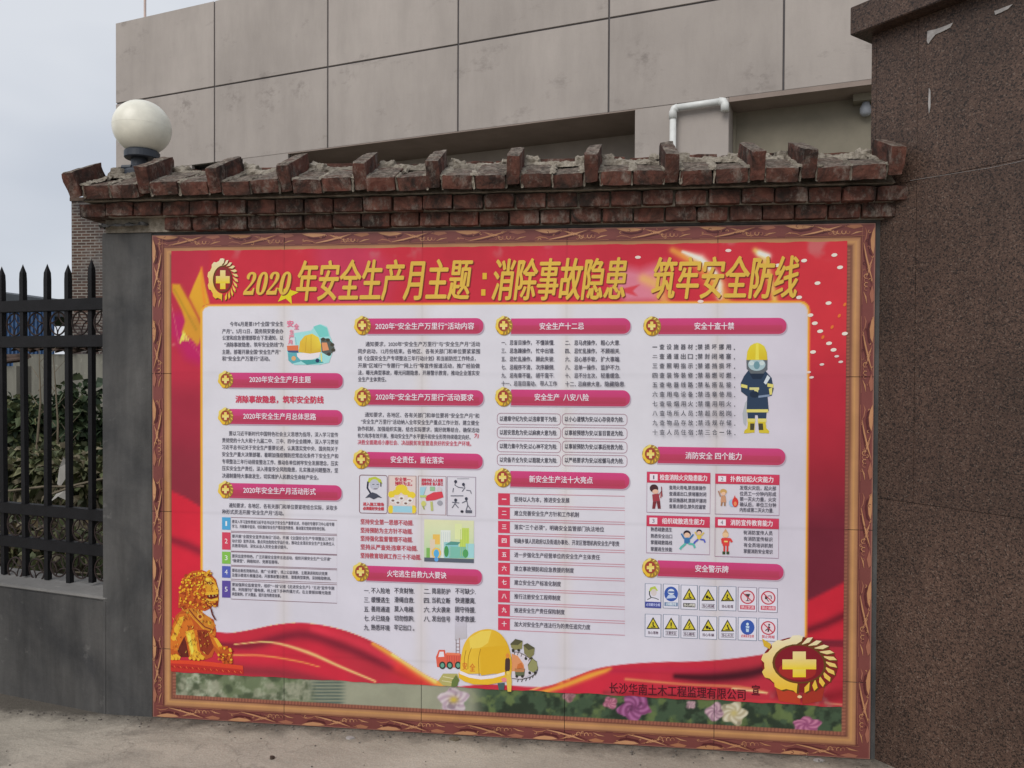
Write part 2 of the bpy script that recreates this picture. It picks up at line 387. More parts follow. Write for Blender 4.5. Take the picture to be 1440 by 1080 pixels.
# mortar: core under the slope, ragged ridge bead and joints
core = MB(); core.add([(xx, y, z) for xx in (-.262, 3.04) for y, z in ((-.09, 2.238), (.052, 2.352), (.075, 2.374), (.14, 2.374), (.26, 2.238))], [(0, 1, 2, 3, 4), (9, 8, 7, 6, 5), (0, 5, 6, 1), (1, 6, 7, 2), (2, 7, 8, 3), (3, 8, 9, 4), (4, 9, 5, 0)])
core.build('mortar_bed', MORTAR, wallT)
x = -.225
while x < 2.98:
    inst(rj.choice(HEAD), 'brick', wallT, (x+.09, .122+J(.008), 2.366+J(.006)), (J(.05), J(.02), J(.05)), (1.5, .52, 1.0))
    x += .188+J(.01)
def rough_strip(name, P0, P1, wdt, hgt, n, seed, m=6, amp=1.0):
    """a lumpy bead of mortar from P0 to P1, half buried"""
    P0 = Vector(P0); P1 = Vector(P1); t = (P1-P0).normalized(); side = t.cross(Vector((0, 0, 1))).normalized(); up = side.cross(t)
    vs = []; fs = []
    for i in range(n+1):
        p = P0.lerp(P1, i/n)
        for j in range(m+1):
            a = math.pi*j/m
            r = 1+amp*.75*mnoise.noise(p*23+Vector((seed, j*.7, 0)))+amp*.55*mnoise.noise(p*75+Vector((j*1.3, seed, 0)))
            e = min(1, .35+i*.6, .35+(n-i)*.6)
            vs.append(p+side*(math.cos(a)*wdt*.5*max(.15, r)*e)+up*(math.sin(a)*hgt*max(.1, r)*e))
    for i in range(n):
        for j in range(m):
            a = i*(m+1)+j; fs.append((a, a+1, a+m+2, a+m+1))
    return vs, fs
rid = MB()
for k, ux in enumerate(UX[:-1]):
    x0 = ux+.015; x1 = UX[k+1]-.015
    vs, fs = rough_strip('r', (x0, .088, 2.366), (x1, .088, 2.364), .092, .032, 60, k*3.1, 8, .45); rid.add(vs, fs)
    vs, fs = rough_strip('r', (x0, .056, 2.360), (x1, .056, 2.358), .075, .028, 60, k*3.1+9, 8, .5); rid.add(vs, fs)
    # fillet leaning on the right and left sides of each upright
    vs, fs = rough_strip('r', (ux+.020, .080, 2.390), (ux+.085, .080, 2.378), .080, .034, 22, k*2.3, 9, .5); rid.add(vs, fs)
    vs, fs = rough_strip('r', (x1-.060, .082, 2.380), (x1-.004, .082, 2.386), .08, .030, 18, k*2.3+5, 9, .5); rid.add(vs, fs)
tag(rid.build('ridge_mortar', MORTAR, wallT))
for k, ux in enumerate(UX[:-1]):
    x1 = UX[k+1]; gap = x1-ux-.054; n = 2 if gap > .2 else 1
    j = MB(); ca, sa = math.cos(sl_a), math.sin(sl_a)
    def sp(xx, d, h): return (xx, -.132+d*ca-h*sa, 2.240+d*sa+h*ca)
    for xx, wd in [(ux+.033, .024), (x1-.030, .018)] + ([(ux+.027+gap/2, .017)] if n == 2 else []):
        vs, fs = rough_strip('j', sp(xx, .006, .050), sp(xx+J(.012), .215, .052), wd*rj.uniform(.9, 2.0), .0095, 44, xx*9, 6); j.add(vs, fs)
        vs, fs = rough_strip('j', sp(xx, -.001, .000), sp(xx+J(.004), .004, .052), wd*.5, .005, 12, xx*5, 4); j.add(vs, fs)
    j.build('joint_mortar', MORTAR, wallT)
# cement smeared over the pilaster head
sm = MB(); vs, fs = rough_strip('s', (-.225, -.006, 2.135), (-.01, -.004, 2.142), .07, .014, 40, 3, 8); sm.add(vs, fs); sm.build('cement_smear', CEMENT, wallT, smooth=True)

# ------------------------------------------------------------------ globe lamp on the pilaster
lamp = empty('globe_lamp', (-.125, .1, 2.36), 'round cream globe lamp on a dark collar standing behind the brick coping', 'lamp')
LX, LY = -.106, .1
prof = [(.052, 2.494)]
for i in range(1, 22):
    a = math.radians(-62+i*7.2); prof.append((.122*math.cos(a)+.001, 2.603+.119*math.sin(a)))
prof.append((.008, 2.7225))
MB().lathe(prof, LX, LY, 48).build('glass_globe', GLOBE, lamp, smooth=True)
MB().lathe([(.1225, 2.6005), (.1232, 2.602), (.1232, 2.604), (.1225, 2.6055)], LX, LY, 48).build('globe_seam', GLOBE, lamp)
MB().lathe([(.070, 2.462), (.074, 2.466), (.074, 2.492), (.066, 2.500), (.05, 2.502)], LX, LY, 32).build('collar', LPLAST, lamp)
MB().lathe([(.040, 2.40), (.040, 2.425), (.036, 2.43), (.036, 2.462), (.05, 2.463)], LX-.012, LY, 24).build('neck', LPLAST, lamp)
MB().lathe([(.062, 2.36), (.062, 2.405), (.056, 2.415), (.02, 2.416)], LX-.025, LY+.01, 24).build('base', LPLAST, lamp)
MB().tube([(LX-.075, LY-.03, 2.42), (LX-.03, LY-.03, 2.42)], .012, 8).build('set_screw', LPLAST, lamp)

# ------------------------------------------------------------------ tile mural
H = 2.1045
F0, F1, F2 = .052, .090, .107       # carved band, gold band, inner trim
def vnoise(x, z, s, seed):
    r = np.random.default_rng(seed).random((64, 64)); u = x*s; v = z*s
    i = np.floor(u).astype(int); j = np.floor(v).astype(int); fu = u-i; fv = v-j; fu = fu*fu*(3-2*fu); fv = fv*fv*(3-2*fv)
    a = r[i % 64, j % 64]; b = r[(i+1) % 64, j % 64]; c = r[i % 64, (j+1) % 64]; d = r[(i+1) % 64, (j+1) % 64]
    return (a*(1-fu)+b*fu)*(1-fv)+(c*(1-fu)+d*fu)*fv
def fbm(x, z, s, seed, o=4):
    t = 0; a = .5
    for k in range(o): t = t+a*vnoise(x, z, s*2**k, seed+k); a *= .5
    return t/(1-.5**o)
def lerp(a, b, t): return a+(np.asarray(b, float)-a)*np.clip(t, 0, 1)[..., None]
def sm(e0, e1, v): t = np.clip((v-e0)/(e1-e0), 0, 1); return t*t*(3-2*t)
def mural_colour(x, z):
    d = np.minimum(np.minimum(x, 3.0-x), np.minimum(z, H-z))
    horiz = np.minimum(z, H-z) <= np.minimum(x, 3.0-x)
    C = np.zeros(x.shape+(3,)); C[:] = (120, 125, 105)
    # picture: lotus pond on the left, peonies on the right
    px, py = project(x, 0*x, z)
    n1 = fbm(x, z, 14, 3, 5); n2 = fbm(x, z, 30, 9, 4); n3 = fbm(x, z, 7, 17, 3)
    pond = lerp(C, (140, 142, 122), np.ones_like(x))
    left = lerp(lerp(pond, (100, 112, 84), sm(.38, .60, n1)), (162, 168, 146), sm(.48, .68, n2)*.8*sm(350, 290, px)+sm(.58, .75, n2)*.5)
    left = lerp(left, (66, 76, 56), sm(.50, .72, fbm(x, z, 20, 77, 5))*.85)
    st = np.sin(py*1.35)*.5+.5; reeds = lerp(pond, (74, 90, 84), st)
    C = lerp(left, reeds, sm(430, 450, px)); C = lerp(C, (143, 144, 125), sm(475, 490, px))
    C = lerp(C, (110, 126, 104), sm(600, 640, px)*sm(.35, .6, n3))
    n4 = fbm(x, z, 26, 83, 5); dk = lerp(lerp(np.broadcast_to(np.array((62., 80, 60)), C.shape).copy(), (40, 52, 40), sm(.40, .62, n2)), (98, 114, 68), sm(.50, .70, n4)*.8)
    C = lerp(C, dk, sm(655, 690, px)); C = lerp(C, (46, 58, 44), sm(.4, .7, n3)*sm(1040, 1060, px)*.7)
    for cx, cy, r, fl, c0, c1, c2 in ((638, 984, 20, .8, (172, 150, 164), (196, 184, 188), (196, 174, 70)), (892, 994, 21, .8, (122, 62, 104), (164, 100, 146), None), (858, 988, 10, .8, (150, 84, 108), (184, 122, 140), None),
                                      (800, 979, 8, .9, (140, 96, 105), (168, 128, 130), None), (1006, 1001, 13, .9, (146, 112, 130), (190, 160, 170), None), (1032, 1003, 17, .9, (168, 156, 128), (200, 194, 172), (186, 172, 112)),
                                      (1134, 1019, 18, .6, (140, 72, 110), (188, 122, 150), None), (972, 991, 6, .9, (150, 120, 130), (176, 148, 152), None)):
        dx = px-cx; dy = (py-cy)/fl; rr_ = np.hypot(dx, dy); th = np.arctan2(dy, dx)
        Rr = r*(1+.14*np.sin(th*(5 if r > 15 else 4)+cx)+.5*(fbm(x, z, 22, cx, 3)-.5)); m_ = sm(Rr+1.6, Rr-1.6, rr_)
        pt = .5+.5*np.sin(th*7+rr_*.55+6*fbm(x, z, 16, cx+5, 2)); C = lerp(C, c0, m_); C = lerp(C, c1, m_*pt*sm(0, .5, rr_/r)); C = lerp(C, np.array(c0)*.7, m_*sm(.62, .8, fbm(x, z, 34, cx+9, 3))*.7)
        if c2 is not None: C = lerp(C, c2, np.exp(-(rr_/(r*.28))**2))
    # frame bands
    fr = np.zeros_like(C)
    fr[:] = (112, 62, 58)
    grain = (fbm(np.where(horiz, x*3, x*60), np.where(horiz, z*60, z*3), 1, 40, 3)-.5)*22
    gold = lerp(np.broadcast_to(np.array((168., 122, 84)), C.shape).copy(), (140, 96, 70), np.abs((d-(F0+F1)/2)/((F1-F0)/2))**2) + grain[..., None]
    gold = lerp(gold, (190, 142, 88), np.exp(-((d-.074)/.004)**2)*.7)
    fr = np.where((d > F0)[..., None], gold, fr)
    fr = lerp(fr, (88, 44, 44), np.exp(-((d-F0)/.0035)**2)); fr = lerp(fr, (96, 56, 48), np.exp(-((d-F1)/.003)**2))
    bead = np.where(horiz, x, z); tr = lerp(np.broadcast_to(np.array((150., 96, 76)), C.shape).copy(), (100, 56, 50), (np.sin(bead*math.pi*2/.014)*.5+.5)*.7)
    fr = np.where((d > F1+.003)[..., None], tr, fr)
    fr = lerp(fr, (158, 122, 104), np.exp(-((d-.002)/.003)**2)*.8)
    return np.where((d < F2)[..., None], fr, C)
mural = empty('tile_mural', (1.5, 0, 0), 'landscape tile mural with a printed carved gold frame, poster stuck over its middle', 'mural')
cell = .0048
def grid_tile(x0, x1, z0, z1, fine):
    g_ = .0012; x0 += g_; x1 -= g_; z0 += g_; z1 -= g_
    nx = max(1, round((x1-x0)/cell)) if fine else 1; nz = max(1, round((z1-z0)/cell)) if fine else 1
    X, Z = np.meshgrid(np.linspace(x0, x1, nx+1), np.linspace(z0, z1, nz+1))
    V = np.stack([X.ravel(), np.zeros(X.size), Z.ravel()], 1)
    C = pc(np.clip(mural_colour(X, Z), 0, 255)).reshape(-1, 3)
    I = np.arange((nx+1)*(nz+1)).reshape(nz+1, nx+1)
    F = np.stack([I[:-1, :-1].ravel(), I[:-1, 1:].ravel(), I[1:, 1:].ravel(), I[1:, :-1].ravel()], 1)
    n0 = len(V); b = np.array([(x0, 0, z0), (x1, 0, z0), (x1, 0, z1), (x0, 0, z1), (x0, .0105, z0), (x1, .0105, z0), (x1, .0105, z1), (x0, .0105, z1)])
    V = np.vstack([V, b]); C = np.vstack([C, np.full((8, 3), .09)])
    F = F.tolist()+[[n0+i for i in q] for q in ((0, 4, 5, 1), (1, 5, 6, 2), (2, 6, 7, 3), (3, 7, 4, 0), (5, 4, 7, 6))]
    return V, F, C
def raw_obj(name, V, F, C, mat, parent):
    off = wloc(parent) if parent else Vector((0, 0, 0))
    me = bpy.data.meshes.new(name); me.from_pydata((np.asarray(V)-np.array(off)).tolist(), [], F)
    a_ = me.color_attributes.new('Col', 'FLOAT_COLOR', 'POINT'); a = np.ones((len(V), 4), np.float32); a[:, :3] = C
    a_.data.foreach_set('color', a.ravel()); me.update(); me.materials.append(mat)
    o = bpy.data.objects.new(name, me); col.objects.link(o)
    if parent: o.parent = parent
    return o
for i in range(5):
    for k in range(4):
        z1 = H-.6*k; z0 = max(0.002, z1-.6)
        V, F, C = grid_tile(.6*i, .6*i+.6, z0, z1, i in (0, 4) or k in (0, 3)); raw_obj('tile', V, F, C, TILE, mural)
MB().box(-.003, 3.003, .0085, .0108, 0, H+.003).build('grout', JOINT, mural)

# ------------------------------------------------------------------ printing helpers (flat lettering and pictures on the poster)
def text_mesh(s, _c={}):
    key = s
    if key in _c: return _c[key]
    c = bpy.data.curves.new('lettering', 'FONT'); c.body = s; c.resolution_u = 2
    o = bpy.data.objects.new('lettering', c); col.objects.link(o); bpy.context.view_layer.update()
    m = bpy.data.meshes.new_from_object(o.evaluated_get(bpy.context.evaluated_depsgraph_get()))
    n = len(m.vertices); co = np.zeros(n*3, np.float64)
    m.vertices.foreach_get('co', co); co = co.reshape(-1, 3)[:, :2]
    F = [tuple(p.vertices) for p in m.polygons]
    bpy.data.objects.remove(o); bpy.data.curves.remove(c); bpy.data.meshes.remove(m)
    _c[key] = (co, F); return _c[key]
_co, _ = text_mesh('国'); EMH = _co[:, 1].max()-_co[:, 1].min(); EMC = (_co[:, 1].max()+_co[:, 1].min())/2

class Print:
    STEP = .00003
    def __init__(s, depth=-.0048): s.V = []; s.F = []; s.C = []; s.n = 0; s.y = depth
    def _put(s, xz, F, c):
        xz = np.asarray(xz, float); n = len(xz); s.y -= s.STEP
        s.V.append(np.stack([xz[:, 0], np.full(n, s.y), xz[:, 1]], 1))
        c = np.asarray(c, float); s.C.append(pc(c if c.ndim == 2 else np.tile(c, (n, 1))))
        s.F += [tuple(i+s.n for i in f) for f in F]; s.n += n
    def poly(s, pts, c): s._put([wall(*p) for p in pts], [tuple(range(len(pts)))], c)
    def xz(s, pts, c): s._put(pts, [tuple(range(len(pts)))], c)
    def rect(s, x0, y0, x1, y1, c, c2=None, r=0, full=False):
        X0, Z0 = wall(x0, y0); X1 = wall(x1, y0)[0]; Z1 = wall(x0, y1)[1]
        if r:
            R = r/345.; pts = []
            for cx, cz, a0 in ((X1-R, Z0-R, 0), (X0+R, Z0-R, 90), (X0+R, Z1+R, 180), (X1-R, Z1+R, 270)):
                if full == 'right' and a0 in (90, 180): pts.append((X0, Z0 if a0 == 90 else Z1)); continue
                for k in range(7): a = math.radians(a0+k*15); pts.append((cx+R*math.cos(a), cz+R*math.sin(a)))
            C = c
            if c2 is not None:
                f = np.array([(p[1]-Z1)/(Z0-Z1) for p in pts])[:, None]; C = np.array(c2)*(1-f)+np.array(c)*f
            s._put(pts, [tuple(range(len(pts)))], C); return
        s._put([(X0, Z0), (X1, Z0), (X1, Z1), (X0, Z1)], [(0, 1, 2, 3)], c if c2 is None else [c, c, c2, c2])
    def frame(s, x0, y0, x1, y1, c, wd=.8, r=0):
        X0, Z0 = wall(x0, y0); X1 = wall(x1, y0)[0]; Z1 = wall(x0, y1)[1]; pts = []
        R = max(r, .01)/345.
        for cx, cz, a0 in ((X1-R, Z0-R, 0), (X0+R, Z0-R, 90), (X0+R, Z1+R, 180), (X1-R, Z1+R, 270)):
            for k in range(5 if r else 1):
                a = math.radians(a0+(k*22.5 if r else 45)); pts.append((cx+R*math.cos(a), cz+R*math.sin(a)))
        pts.append(pts[0]); s.line_xz(pts, wd/345., c, closed=True)
    def ell(s, cx, cy, rx, ry, c, n=20, a0=0, a1=360, rot=0):
        X, Z = wall(cx, cy); rx /= 345.; ry /= 345.; cr_, sr_ = math.cos(math.radians(rot)), math.sin(math.radians(rot))
        full = abs(a1-a0) >= 360; pts = []
        for k in range(n if full else n+1):
            a = math.radians(a0+(a1-a0)*k/n); u, v = rx*math.cos(a), ry*math.sin(a); pts.append((X+u*cr_-v*sr_, Z+u*sr_+v*cr_))
        s._put(pts, [tuple(range(len(pts)))], c)
    def line_xz(s, pts, wd, c, closed=False):
        P = np.array(pts, float); n = len(P); W = np.asarray(wd, float)*np.ones(n)
        if closed: T = np.roll(P[:-1], -1, 0)-np.roll(P[:-1], 1, 0); T = np.vstack([T, T[:1]])
        else: T = np.gradient(P, axis=0)
        T /= np.maximum(1e-9, np.linalg.norm(T, axis=1))[:, None]; N = np.stack([-T[:, 1], T[:, 0]], 1)*W[:, None]/2
        V = np.vstack([P+N, P-N]); s._put(V, [(i, i+1, n+i+1, n+i) for i in range(n-1)], c)
    def line(s, pts, wd, c):
        s.line_xz([wall(*p) for p in pts], np.asarray(wd, float)/345., c)
    def text(s, t, x0, x1, yc, h, c, bold=0, shear=0, strikes=None):
        co, F = text_mesh(t); X0, Zc = wall(x0, yc); X1 = wall(x1, yc)[0]; hm = h/345.
        sy = hm/EMH; mn, mx_ = co[:, 0].min(), co[:, 0].max(); sx = (X1-X0-abs(shear)*hm)/(mx_-mn)
        base = np.stack([X0+(co[:, 0]-mn)*sx+shear*((co[:, 1]-EMC)*sy+hm/2), Zc+(co[:, 1]-EMC)*sy], 1)
        st = strikes or ([(0, 0)] if not bold else [(-bold, 0), (bold, 0), (0, -bold*.7), (0, bold*.7)])
        for dx, dy in st: s._put(base+np.array([dx, dy])/345., F, c)
    def build(s, name, parent, label=None, mat=None):
        o = raw_obj(name, np.vstack(s.V), s.F, np.vstack(s.C), mat or PRINT, parent)
        if label: o['label'] = label
        return o

# carved scroll printed on the frame
def frame_scrolls():
    P = Print(-.0006); P.STEP = .000004; rr = random.Random(3)
    def run(L, T):                       # L length, T maps (u along, v 0 outer..F0 inner) to plane
        k = 0; n_ = int((L-.03)/.302); step = (L-.03)/n_; u = .018
        while u < L-.29:
            def M(pts): return [T(u+a, b) for a, b in pts]
            hue = rr.uniform(-8, 8)
            tan = (176+hue, 128+hue, 92+hue); tan2 = (150+hue, 98+hue, 76); dark = (78, 36, 38)
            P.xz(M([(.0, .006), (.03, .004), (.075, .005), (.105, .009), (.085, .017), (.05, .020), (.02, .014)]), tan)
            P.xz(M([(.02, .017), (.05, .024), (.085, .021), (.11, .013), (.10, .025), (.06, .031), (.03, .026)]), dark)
            for j in range(5):
                a = .112+j*.012
                P.line_xz(M([(a, .010+j*.002), (a+.022, .017+j*.003), (a+.040, .031+j*.002)]), [.001, .0045, .001], tan if j % 2 else tan2)
            P.line_xz(M([(.06, .045), (.11, .036), (.17, .022), (.215, .009)]), [.002, .006, .0055, .001], tan)
            P.line_xz(M([(.07, .049), (.12, .041), (.18, .028), (.225, .013)]), [.001, .003, .003, .001], dark)
            for j in range(4):
                a = .19+j*.016; r_ = .009-j*.0006
                P.line_xz(M([(a+r_*math.cos(q), .034+r_*math.sin(q)) for q in np.linspace(-.5, 3.9, 8)]), .0028, tan2 if j % 2 else tan)
            P.line_xz(M([(.0, .040), (.02, .034), (.045, .038), (.06, .046)]), [.001, .005, .004, .001], tan2)
            P.xz(M([(.225, .012), (.25, .006), (.285, .006), (.295, .014), (.26, .022)]), tan2)
            P.line_xz(M([(.25, .044), (.27, .036), (.295, .032)]), [.001, .005, .001], tan)
            for j in range(9):
                a = .015+j*.031+rr.uniform(-.006, .006); b = rr.uniform(.008, .046); q0 = rr.uniform(0, 6); r_ = rr.uniform(.003, .0065)
                P.line_xz(M([(a+r_*math.cos(q), b+r_*math.sin(q)*.8) for q in np.linspace(q0, q0+4, 7)]), .0022, [tan, dark, tan2][j % 3])
            P.line_xz(M([(a, .0505+.001*math.sin(a*60)) for a in np.linspace(0, .3, 20)]), .0016, tan2)
            u += step; k += 1
    run(3.0, lambda a, b: (a, H-b)); run(3.0, lambda a, b: (a, b+.002))
    run(2.1, lambda a, b: (b, H-a)); run(2.1, lambda a, b: (3-b, H-a))
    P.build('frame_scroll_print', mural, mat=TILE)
frame_scrolls()

# ------------------------------------------------------------------ safety poster
PX0, PX1, PZ0, PZ1 = .092, 2.893, .205, 2.034
def inpoly(px, py, P, soft=1.2):
    P = np.array(P, float); ins = np.zeros(px.shape, bool); dm = np.full(px.shape, 1e9)
    for a, b in zip(P, np.roll(P, -1, 0)):
        c = ((a[1] > py) != (b[1] > py)) & (px < (b[0]-a[0])*(py-a[1])/((b[1]-a[1]) or 1e-9)+a[0]); ins ^= c
        e = b-a; t = np.clip(((px-a[0])*e[0]+(py-a[1])*e[1])/max(1e-9, e@e), 0, 1)
        dm = np.minimum(dm, np.hypot(px-a[0]-t*e[0], py-a[1]-t*e[1]))
    return np.clip(.5+np.where(ins, dm, -dm)/soft, 0, 1)
def stripe(px, py, P, wd):
    P = np.array(P, float); dm = np.full(px.shape, 1e9); ww = np.asarray(wd, float)*np.ones(len(P)); out = np.zeros(px.shape)
    for i in range(len(P)-1):
        a, b = P[i], P[i+1]; e = b-a; t = np.clip(((px-a[0])*e[0]+(py-a[1])*e[1])/(e@e), 0, 1)
        d = np.hypot(px-a[0]-t*e[0], py-a[1]-t*e[1]); w_ = ww[i]*(1-t)+ww[i+1]*t; out = np.maximum(out, np.exp(-(d/w_)**2))
    return out
def spline(P, n=6):
    P = [np.array(p, float) for p in P]; Q = [P[0]*2-P[1]]+P+[P[-1]*2-P[-2]]; o = []
    for i in range(1, len(Q)-2):
        for k in range(n):
            t = k/n; o.append(.5*((2*Q[i])+(-Q[i-1]+Q[i+1])*t+(2*Q[i-1]-5*Q[i]+4*Q[i+1]-Q[i+2])*t*t+(-Q[i-1]+3*Q[i]-3*Q[i+1]+Q[i+2])*t**3))
    return o+[P[-1]]
RIB_L = spline([(236, 885), (300, 888), (322, 890), (350, 886), (390, 878), (430, 876), (480, 885), (530, 905), (570, 930), (605, 952), (640, 966)])
RIB_R = spline([(640, 966), (690, 962), (760, 966), (800, 954), (840, 940), (880, 934), (930, 931), (980, 930), (1030, 926), (1075, 920), (1140, 910)])
def poster_colour(x, z):
    px, py = project(x, 0*x-.003, z)
    n1 = fbm(x, z, 2.2, 61, 3); n2 = fbm(x, z, 9, 71, 4)
    C = np.zeros(x.shape+(3,)); C[:] = (186, 46, 62)
    C = lerp(C, (184, 58, 88), sm(.40, .62, n1)*sm(900, 600, px)*.8)
    C = lerp(C, (192, 52, 62), sm(900, 1100, px))
    # left margin
    lm = sm(300, 290, px)
    C = lerp(C, (176, 46, 66), lm); C = lerp(C, (176, 36, 92), lm*inpoly(px, py, [(240, 440), (300, 440), (300, 520), (262, 505), (240, 470)], 14))
    C = lerp(C, (150, 44, 62), lm*sm(520, 570, py))
    C = lerp(C, (132, 44, 58), lm*sm(600, 660, py))
    C = lerp(C, (196, 40, 58), lm*inpoly(px, py, [(236, 688), (262, 700), (300, 724), (300, 900), (236, 900)], 3))
    C = lerp(C, (120, 34, 50), lm*stripe(px, py, [(238, 758), (262, 766), (300, 784)], [5, 6, 6])*.8)
    C = lerp(C, (178, 40, 56), lm*sm(790, 850, py)*.5)
    gold = (206, 148, 44); lime = (204, 186, 62)
    def K(L): return [(240+a/3.86, 340+b/3.86) for a, b in L]
    for L, c, s_ in ((K([(8, 228), (50, 230), (95, 310), (165, 420), (155, 550), (140, 560), (95, 480), (60, 370), (8, 268)]), gold, 3),
                     (K([(168, 138), (190, 250), (212, 335), (175, 350), (168, 410), (130, 430), (95, 310), (125, 235)]), (208, 152, 46), 2),
                     (K([(92, 390), (168, 430), (168, 500), (150, 560), (100, 520), (60, 490)]), (200, 140, 48), 3)):
        C = lerp(C, c, inpoly(px, py, L, s_))
    C = lerp(C, (176, 62, 60), stripe(px, py, K([(60, 235), (110, 330), (165, 440)]), 2.0)*.7*lm)
    C = lerp(C, (222, 120, 44), stripe(px, py, K([(168, 140), (175, 250), (185, 330)]), 2.0)*.6)
    C = lerp(C, (150, 120, 40), stripe(px, py, K([(20, 260), (80, 370), (140, 480)]), 1.6)*.5*lm)
    C = lerp(C, (218, 206, 90), inpoly(px, py, K([(68, 483), (108, 542), (78, 530), (45, 554)]), 1))
    C = lerp(C, (196, 110, 110), stripe(px, py, K([(5, 340), (30, 470), (45, 550), (8, 560)]), .7)*.7*lm)
    C = lerp(C, (196, 110, 110), stripe(px, py, K([(70, 510), (120, 560), (165, 620)]), .7)*.6*lm)
    # glow and petals behind the end of the title
    C = lerp(C, (205, 132, 150), inpoly(px, py, [(862, 372), (900, 380), (935, 368), (925, 424), (880, 426), (862, 405)], 16)*.85)
    C = lerp(C, (222, 168, 96), stripe(px, py, [(905, 392), (925, 400), (935, 424)], [7, 9, 8])*.8)
    C = lerp(C, (196, 60, 70), inpoly(px, py, [(868, 408), (900, 400), (890, 409), (897, 417), (880, 412)], 2)*.9)
    C = lerp(C, (226, 158, 70), stripe(px, py, [(946, 352), (985, 372), (1010, 402), (1022, 426)], [5, 9, 12, 8])*.85)
    C = lerp(C, (228, 220, 208), stripe(px, py, [(960, 354), (985, 364), (1000, 378)], [2, 6, 5]))
    C = lerp(C, (228, 222, 205), stripe(px, py, [(1006, 384), (1012, 400), (1012, 418)], [4, 5, 4])*.9)
    C = lerp(C, (226, 190, 96), stripe(px, py, [(1062, 352), (1074, 362), (1086, 404), (1090, 426)], [4, 6, 5, 5])*.9)
    C = lerp(C, (228, 232, 218), stripe(px, py, [(1068, 356), (1080, 360)], 4.5))
    # right margin: fading drape
    rm = sm(1130, 1138, px)
    C = lerp(C, (172, 42, 58), rm*sm(470, 560, py)); C = lerp(C, (152, 40, 54), rm*sm(560, 660, py)); C = lerp(C, (104, 36, 50), rm*sm(640, 760, py))
    C = lerp(C, (184, 38, 54), rm*inpoly(px, py, [(1120, 852), (1150, 838), (1200, 812), (1200, 900), (1120, 900)], 5))
    C = lerp(C, (92, 26, 38), rm*stripe(px, py, [(1125, 890), (1160, 878), (1195, 862)], [5, 6, 6])*.8)
    C = lerp(C, (150, 34, 46), rm*sm(895, 925, py))
    # bottom ribbons
    yl = np.interp(px, [p[0] for p in RIB_L], [p[1] for p in RIB_L]); yr = np.interp(px, [p[0] for p in RIB_R], [p[1] for p in RIB_R])
    top = np.where(px < 640, yl, yr); bot = sm(top-1, top+1, py)
    R = np.zeros_like(C); R[:] = (190, 44, 62)
    R = lerp(R, (166, 50, 62), sm(.35, .65, fbm(x, z, 3, 91, 3))*.6)
    for pts, wd, c, a in (([(300, 905), (350, 908), (420, 892), (480, 908), (540, 934), (590, 960)], [3, 6, 8, 7, 6, 4], (116, 34, 50), .85),
                          ([(330, 942), (400, 948), (470, 962)], [8, 9, 6], (128, 46, 56), .8),
                          ([(440, 884), (500, 902), (560, 935)], [5, 7, 6], (216, 58, 78), .6),
                          ([(330, 906), (380, 903), (432, 917), (480, 938), (528, 958)], [.8, 1.2, 2.4, 1.8, 1.2], (232, 186, 120), 1),
                          ([(325, 921), (370, 922), (420, 930), (450, 938)], [1.4, 1.2, 1.2, .8], (230, 150, 80), .9),
                          ([(525, 905), (560, 926), (592, 948), (622, 964)], [3, 5, 7, 6], (226, 160, 70), .95),
                          ([(552, 920), (585, 942), (612, 958)], [2, 3, 3], (240, 214, 120), .9),
                          ([(560, 940), (590, 960), (600, 975)], [9, 9, 8], (214, 60, 54), .7),
                          ([(720, 959), (790, 960)], [2, 2], (216, 140, 60), .8),
                          ([(755, 975), (790, 965), (830, 950), (858, 941)], [2.5, 4, 4.5, 3], (226, 158, 62), .95),
                          ([(745, 972), (780, 958), (800, 955)], [1.5, 2, 1.5], (240, 200, 110), .8),
                          ([(860, 944), (930, 941), (1010, 944)], [4, 5, 5], (176, 42, 70), .6),
                          ([(950, 951), (1000, 953), (1050, 948), (1075, 942)], [4, 7, 8, 7], (58, 22, 32), .9),
                          ([(880, 955), (960, 962), (1040, 966), (1079, 974)], [2, 1.6, 1.8, 1.2], (214, 150, 90), .75),
                          ([(1030, 968), (1055, 971), (1079, 975)], [1.2, 1.6, 1], (236, 208, 150), .9),
                          ([(850, 974), (930, 978), (1010, 982)], [3, 4, 4], (120, 30, 40), .6),
                          ([(860, 980), (1000, 982), (1180, 992)], [1, 1.5, 1.5], (200, 70, 60), .5),
                          ([(1160, 988), (1184, 991)], [1.2, 1.5], (232, 200, 140), .9),
                          ([(1095, 975), (1150, 982), (1190, 975)], [8, 8, 10], (110, 26, 36), .8)):
        R = lerp(R, c, stripe(px, py, spline(pts, 4) if np.ndim(wd) and len(pts) > 2 else pts, np.interp(np.linspace(0, 1, len(spline(pts, 4)) if len(pts) > 2 else len(pts)), np.linspace(0, 1, len(wd)), wd))*a)
    C = lerp(C, R, bot*sm(1190, 1130, px)+bot*.6*sm(1130, 1190, px))
    # faint wear and scuffs
    C = lerp(C, (178, 120, 118), sm(.66, .78, n2)*sm(372, 350, py)*.6)
    C = C*(0.95+.09*n2)[..., None]; C = lerp(C, (150, 120, 112), sm(.52, .72, fbm(x, z, 16, 55, 4))*sm(960, 990, py)*.5)
    # white panel with orange rim
    wx0, wx1, wz1 = .2345, 2.745, 1.793; r_ = .03
    qx = np.abs(x-(wx0+wx1)/2)-(wx1-wx0)/2+r_; qz = z-wz1+r_
    sd_ = np.where((qx > 0) & (qz > 0), np.hypot(np.maximum(qx, 0), np.maximum(qz, 0))-r_, np.maximum(qx, qz)-r_)
    body = 1-sm(top-1, top+1, py)
    C = lerp(C, (230, 162, 60), sm(.0115, .0075, sd_)*np.where(py < top, 1, 0)*sm(905, 890, py))
